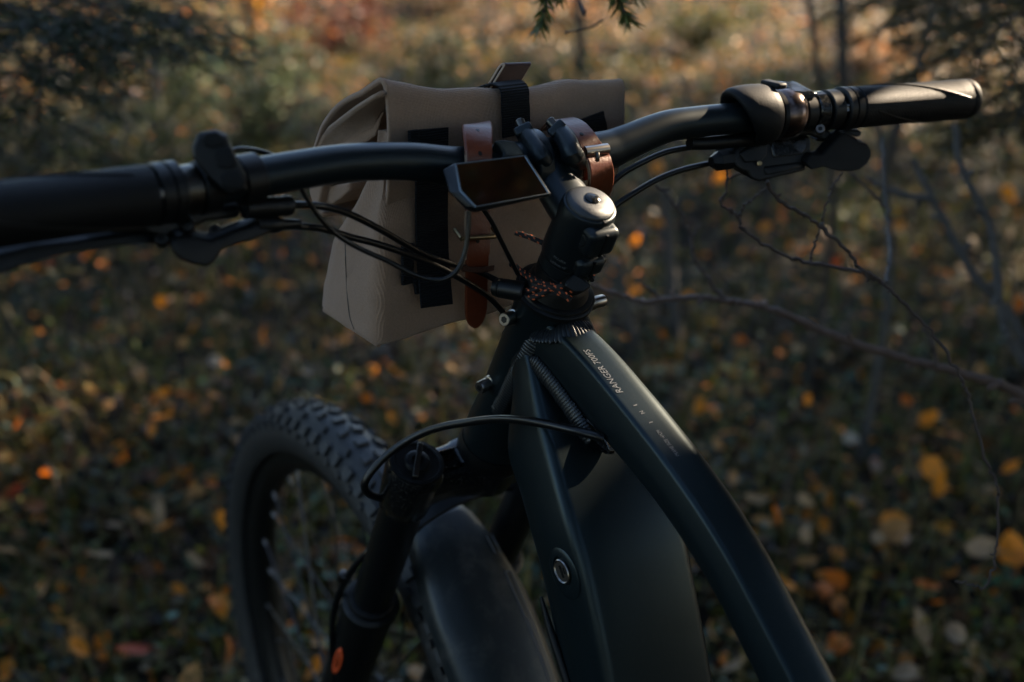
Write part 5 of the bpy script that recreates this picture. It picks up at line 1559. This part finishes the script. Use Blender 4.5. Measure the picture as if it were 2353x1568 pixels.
# ---- unseen tall spruces added beyond the right edge to shade bicycle and ground
LIT = [(PX(x_, y_, .0195) + np.array([.008, 0, .004]), r_) for x_, y_, r_ in ((1428, 804, .014), (1460, 842, .020), (1495, 888, .020), (1535, 938, .016))] + [
       (SW(.012, -.004, .257), .022), (BARX(.384) + Z_ * .016, .0), (BARX(.2035) + Z_ * .018, .012), (BARX(.132) + Z_ * .011, .006)]
def carve(V):  # clears needles along sun rays so sun patches land on chosen spots
    c = V.mean(1); keep = np.ones(len(V), bool)
    for p_, r_ in LIT:
        w_ = c - p_; t_ = w_ @ SUN_DIR
        dist = np.linalg.norm(w_ - t_[:, None] * SUN_DIR, axis=1)
        keep &= ~((t_ > 0) & (dist < r_ + .016 + .004 * t_))
    return keep
def tall_spruce(dist, lat, H, r, zlow, nb, nt, nn, label, wdn=.016):
    global rng
    rng = np.random.default_rng(int(1000 + dist * 100 + lat * 10))
    c = VW(dist, lat); zg_ = float(gh(c[0], c[1]))
    t_ = empty('spruce_tree', (c[0], c[1], zg_), label, 'tree')
    obj('trunk', MB().tube([(c[0], c[1], zg_ - .05), (c[0], c[1], zg_ + H * .5), (c[0], c[1], zg_ + H)], [.10, .06, .01], 12, 4), M['bark'], t_)
    Vs = []
    mb = MB()
    for k in range(nb):
        f = (k + .5) / nb
        h = zlow + (H - zlow) * f; L = r * (1.05 - f) ** .8 * rng.uniform(.8, 1.1)
        an = k * 2.399 + rng.uniform(-.3, .3)
        a = np.array([c[0], c[1], zg_ + h]); dr = np.array([math.cos(an), math.sin(an), 0])
        e = a + dr * L - Z_ * L * .3
        mid = a + dr * L * .55 - Z_ * L * .06
        pth = crom(np.array([a, mid, e]), 5)
        if not carve(pth[:, None, :]).all() : continue
        mb.tube(pth, list(np.linspace(.016, .004, len(pth))), 5)
        for j in range(nt):
            g = .1 + .88 * (j + rng.random()) / nt
            p0_ = pth[int(g * (len(pth) - 1))]
            sd = 1 if j % 2 else -1
            q_ = unit(dr * .6 + sd * np.cross(dr, Z_) * .9 - Z_ * rng.uniform(.2, .7))
            e2 = p0_ + q_ * L * .42 * (1.1 - .6 * g)
            Vs.append(needle_set([p0_, (p0_ + e2) / 2, e2], nn, .06, wdn, droop=.5))
    V = np.concatenate(Vs); V = V[carve(V)]
    br_ = obj('boughs', mb, M['bark'], t_); br_['kind'] = 'stuff'
    C = pick([(.014, .022, .007), (.020, .027, .008), (.010, .018, .007)], [1, 1, 1], len(V))
    bulk('needles', V, C, NF, M['needles'], t_, 'stuff')
tall_spruce(2.40, 2.90, 6.0, 1.6, 1.2, 90, 14, 66, 'unseen dense spruce added just beyond the right edge to shade the bicycle', .056)
tall_spruce(3.16, 2.55, 5.6, 1.4, 1.8, 90, 14, 66, 'unseen spruce added beyond the right edge beside the dense one to shade the front wheel', .056)
tall_spruce(4.1, 4.25, 7.5, 1.9, 1.6, 80, 13, 56, 'unseen high spruce added for shade second in line beyond the right edge', .056)
tall_spruce(4.6, 3.6, 5.2, 1.2, 1.1, 44, 12, 44, 'unseen spruce added beyond the right edge near the photographer, shading the near ground')
tall_spruce(8.0, 2.7, 7.0, 1.5, 1.5, 45, 12, 28, 'shade spruce added at the right rim of the clearing, its boughs above the view', .06)
tall_spruce(6.9, 4.0, 8.0, 1.7, 1.5, 55, 13, 36, 'unseen shade spruce added beyond the right edge between the high and the tallest one', .06)
tall_spruce(8.2, 5.8, 9.0, 1.7, 2.0, 60, 14, 46, 'tallest unseen shade spruce added at the far right beyond the edge')
# unseen spruces added behind and beside the photographer to block the low sky
tall_spruce(-2.0, -.5, 8.5, 2.1, .4, 60, 13, 40, 'unseen spruce added behind the photographer to block the sky', .06)
tall_spruce(-1.4, 2.4, 8.5, 2.1, .4, 60, 13, 40, 'unseen sky blocking spruce added behind the photographer to the right', .06)
tall_spruce(-2.8, -3.6, 7.0, 2.0, .4, 50, 13, 36, 'unseen sky blocking spruce added behind the photographer to the left', .06)
tall_spruce(-.6, 3.3, 8.0, 1.8, .4, 50, 13, 36, 'unseen sky blocking spruce added to the right of the photographer', .06)
tall_spruce(-3.8, 1.0, 9.5, 2.2, .4, 50, 13, 36, 'unseen sky blocking spruce added second in line behind the photographer', .06)
tall_spruce(1.0, -4.2, 8.0, 1.9, .3, 50, 13, 36, 'unseen sky blocking spruce added well to the left of the photographer', .06)
tall_spruce(4.4, -4.6, 8.5, 1.9, .3, 50, 13, 36, 'unseen high spruce added beyond the left edge to block the low sky', .06)
tall_spruce(4.1, -2.55, 3.2, 1.05, .1, 60, 12, 40, 'young dark spruce at the left edge behind the left grip', .012)
tall_spruce(1.15, 2.15, 7.5, 1.5, 1.9, 70, 13, 44, 'unseen spruce added to lean dark boughs over from the right', .05)  # added overhead so the top faces reflect dark boughs
# unseen autumn birch added overhead for its reflection in the display
bc = VW(-.3, 3.6); zb_ = float(gh(bc[0], bc[1]))
BT = empty('added_birch_tree', (bc[0], bc[1], zb_), 'unseen autumn birch added overhead, its orange leaves mirrored in the display', 'tree')
obj('trunk', MB().tube([(bc[0], bc[1], zb_ - .05), (bc[0] - .3, bc[1] + .1, 2.2), (bc[0] - 1.0, bc[1] + .1, 3.0), (.9, -.45, 2.9)], [.07, .055, .04, .02], 10, 5), M['bark_grey'], BT)
n = 4200
cl_ = np.array([.85, -.42, 2.75]) + rng.normal(0, 1, (16, 3)) * np.array([.33, .33, .16])
q = cl_[rng.integers(0, 16, n)] + rng.normal(0, .10, (n, 3))
leaves('foliage', q[:, :2], q[:, 2], rng.uniform(.03, .06, n), 1.0, pick([(.70, .26, .03), (.55, .30, .05), (.40, .14, .02), (.25, .2, .05)], [3, 2, 2, 2], n), M['foliage'], 'stuff', BT)
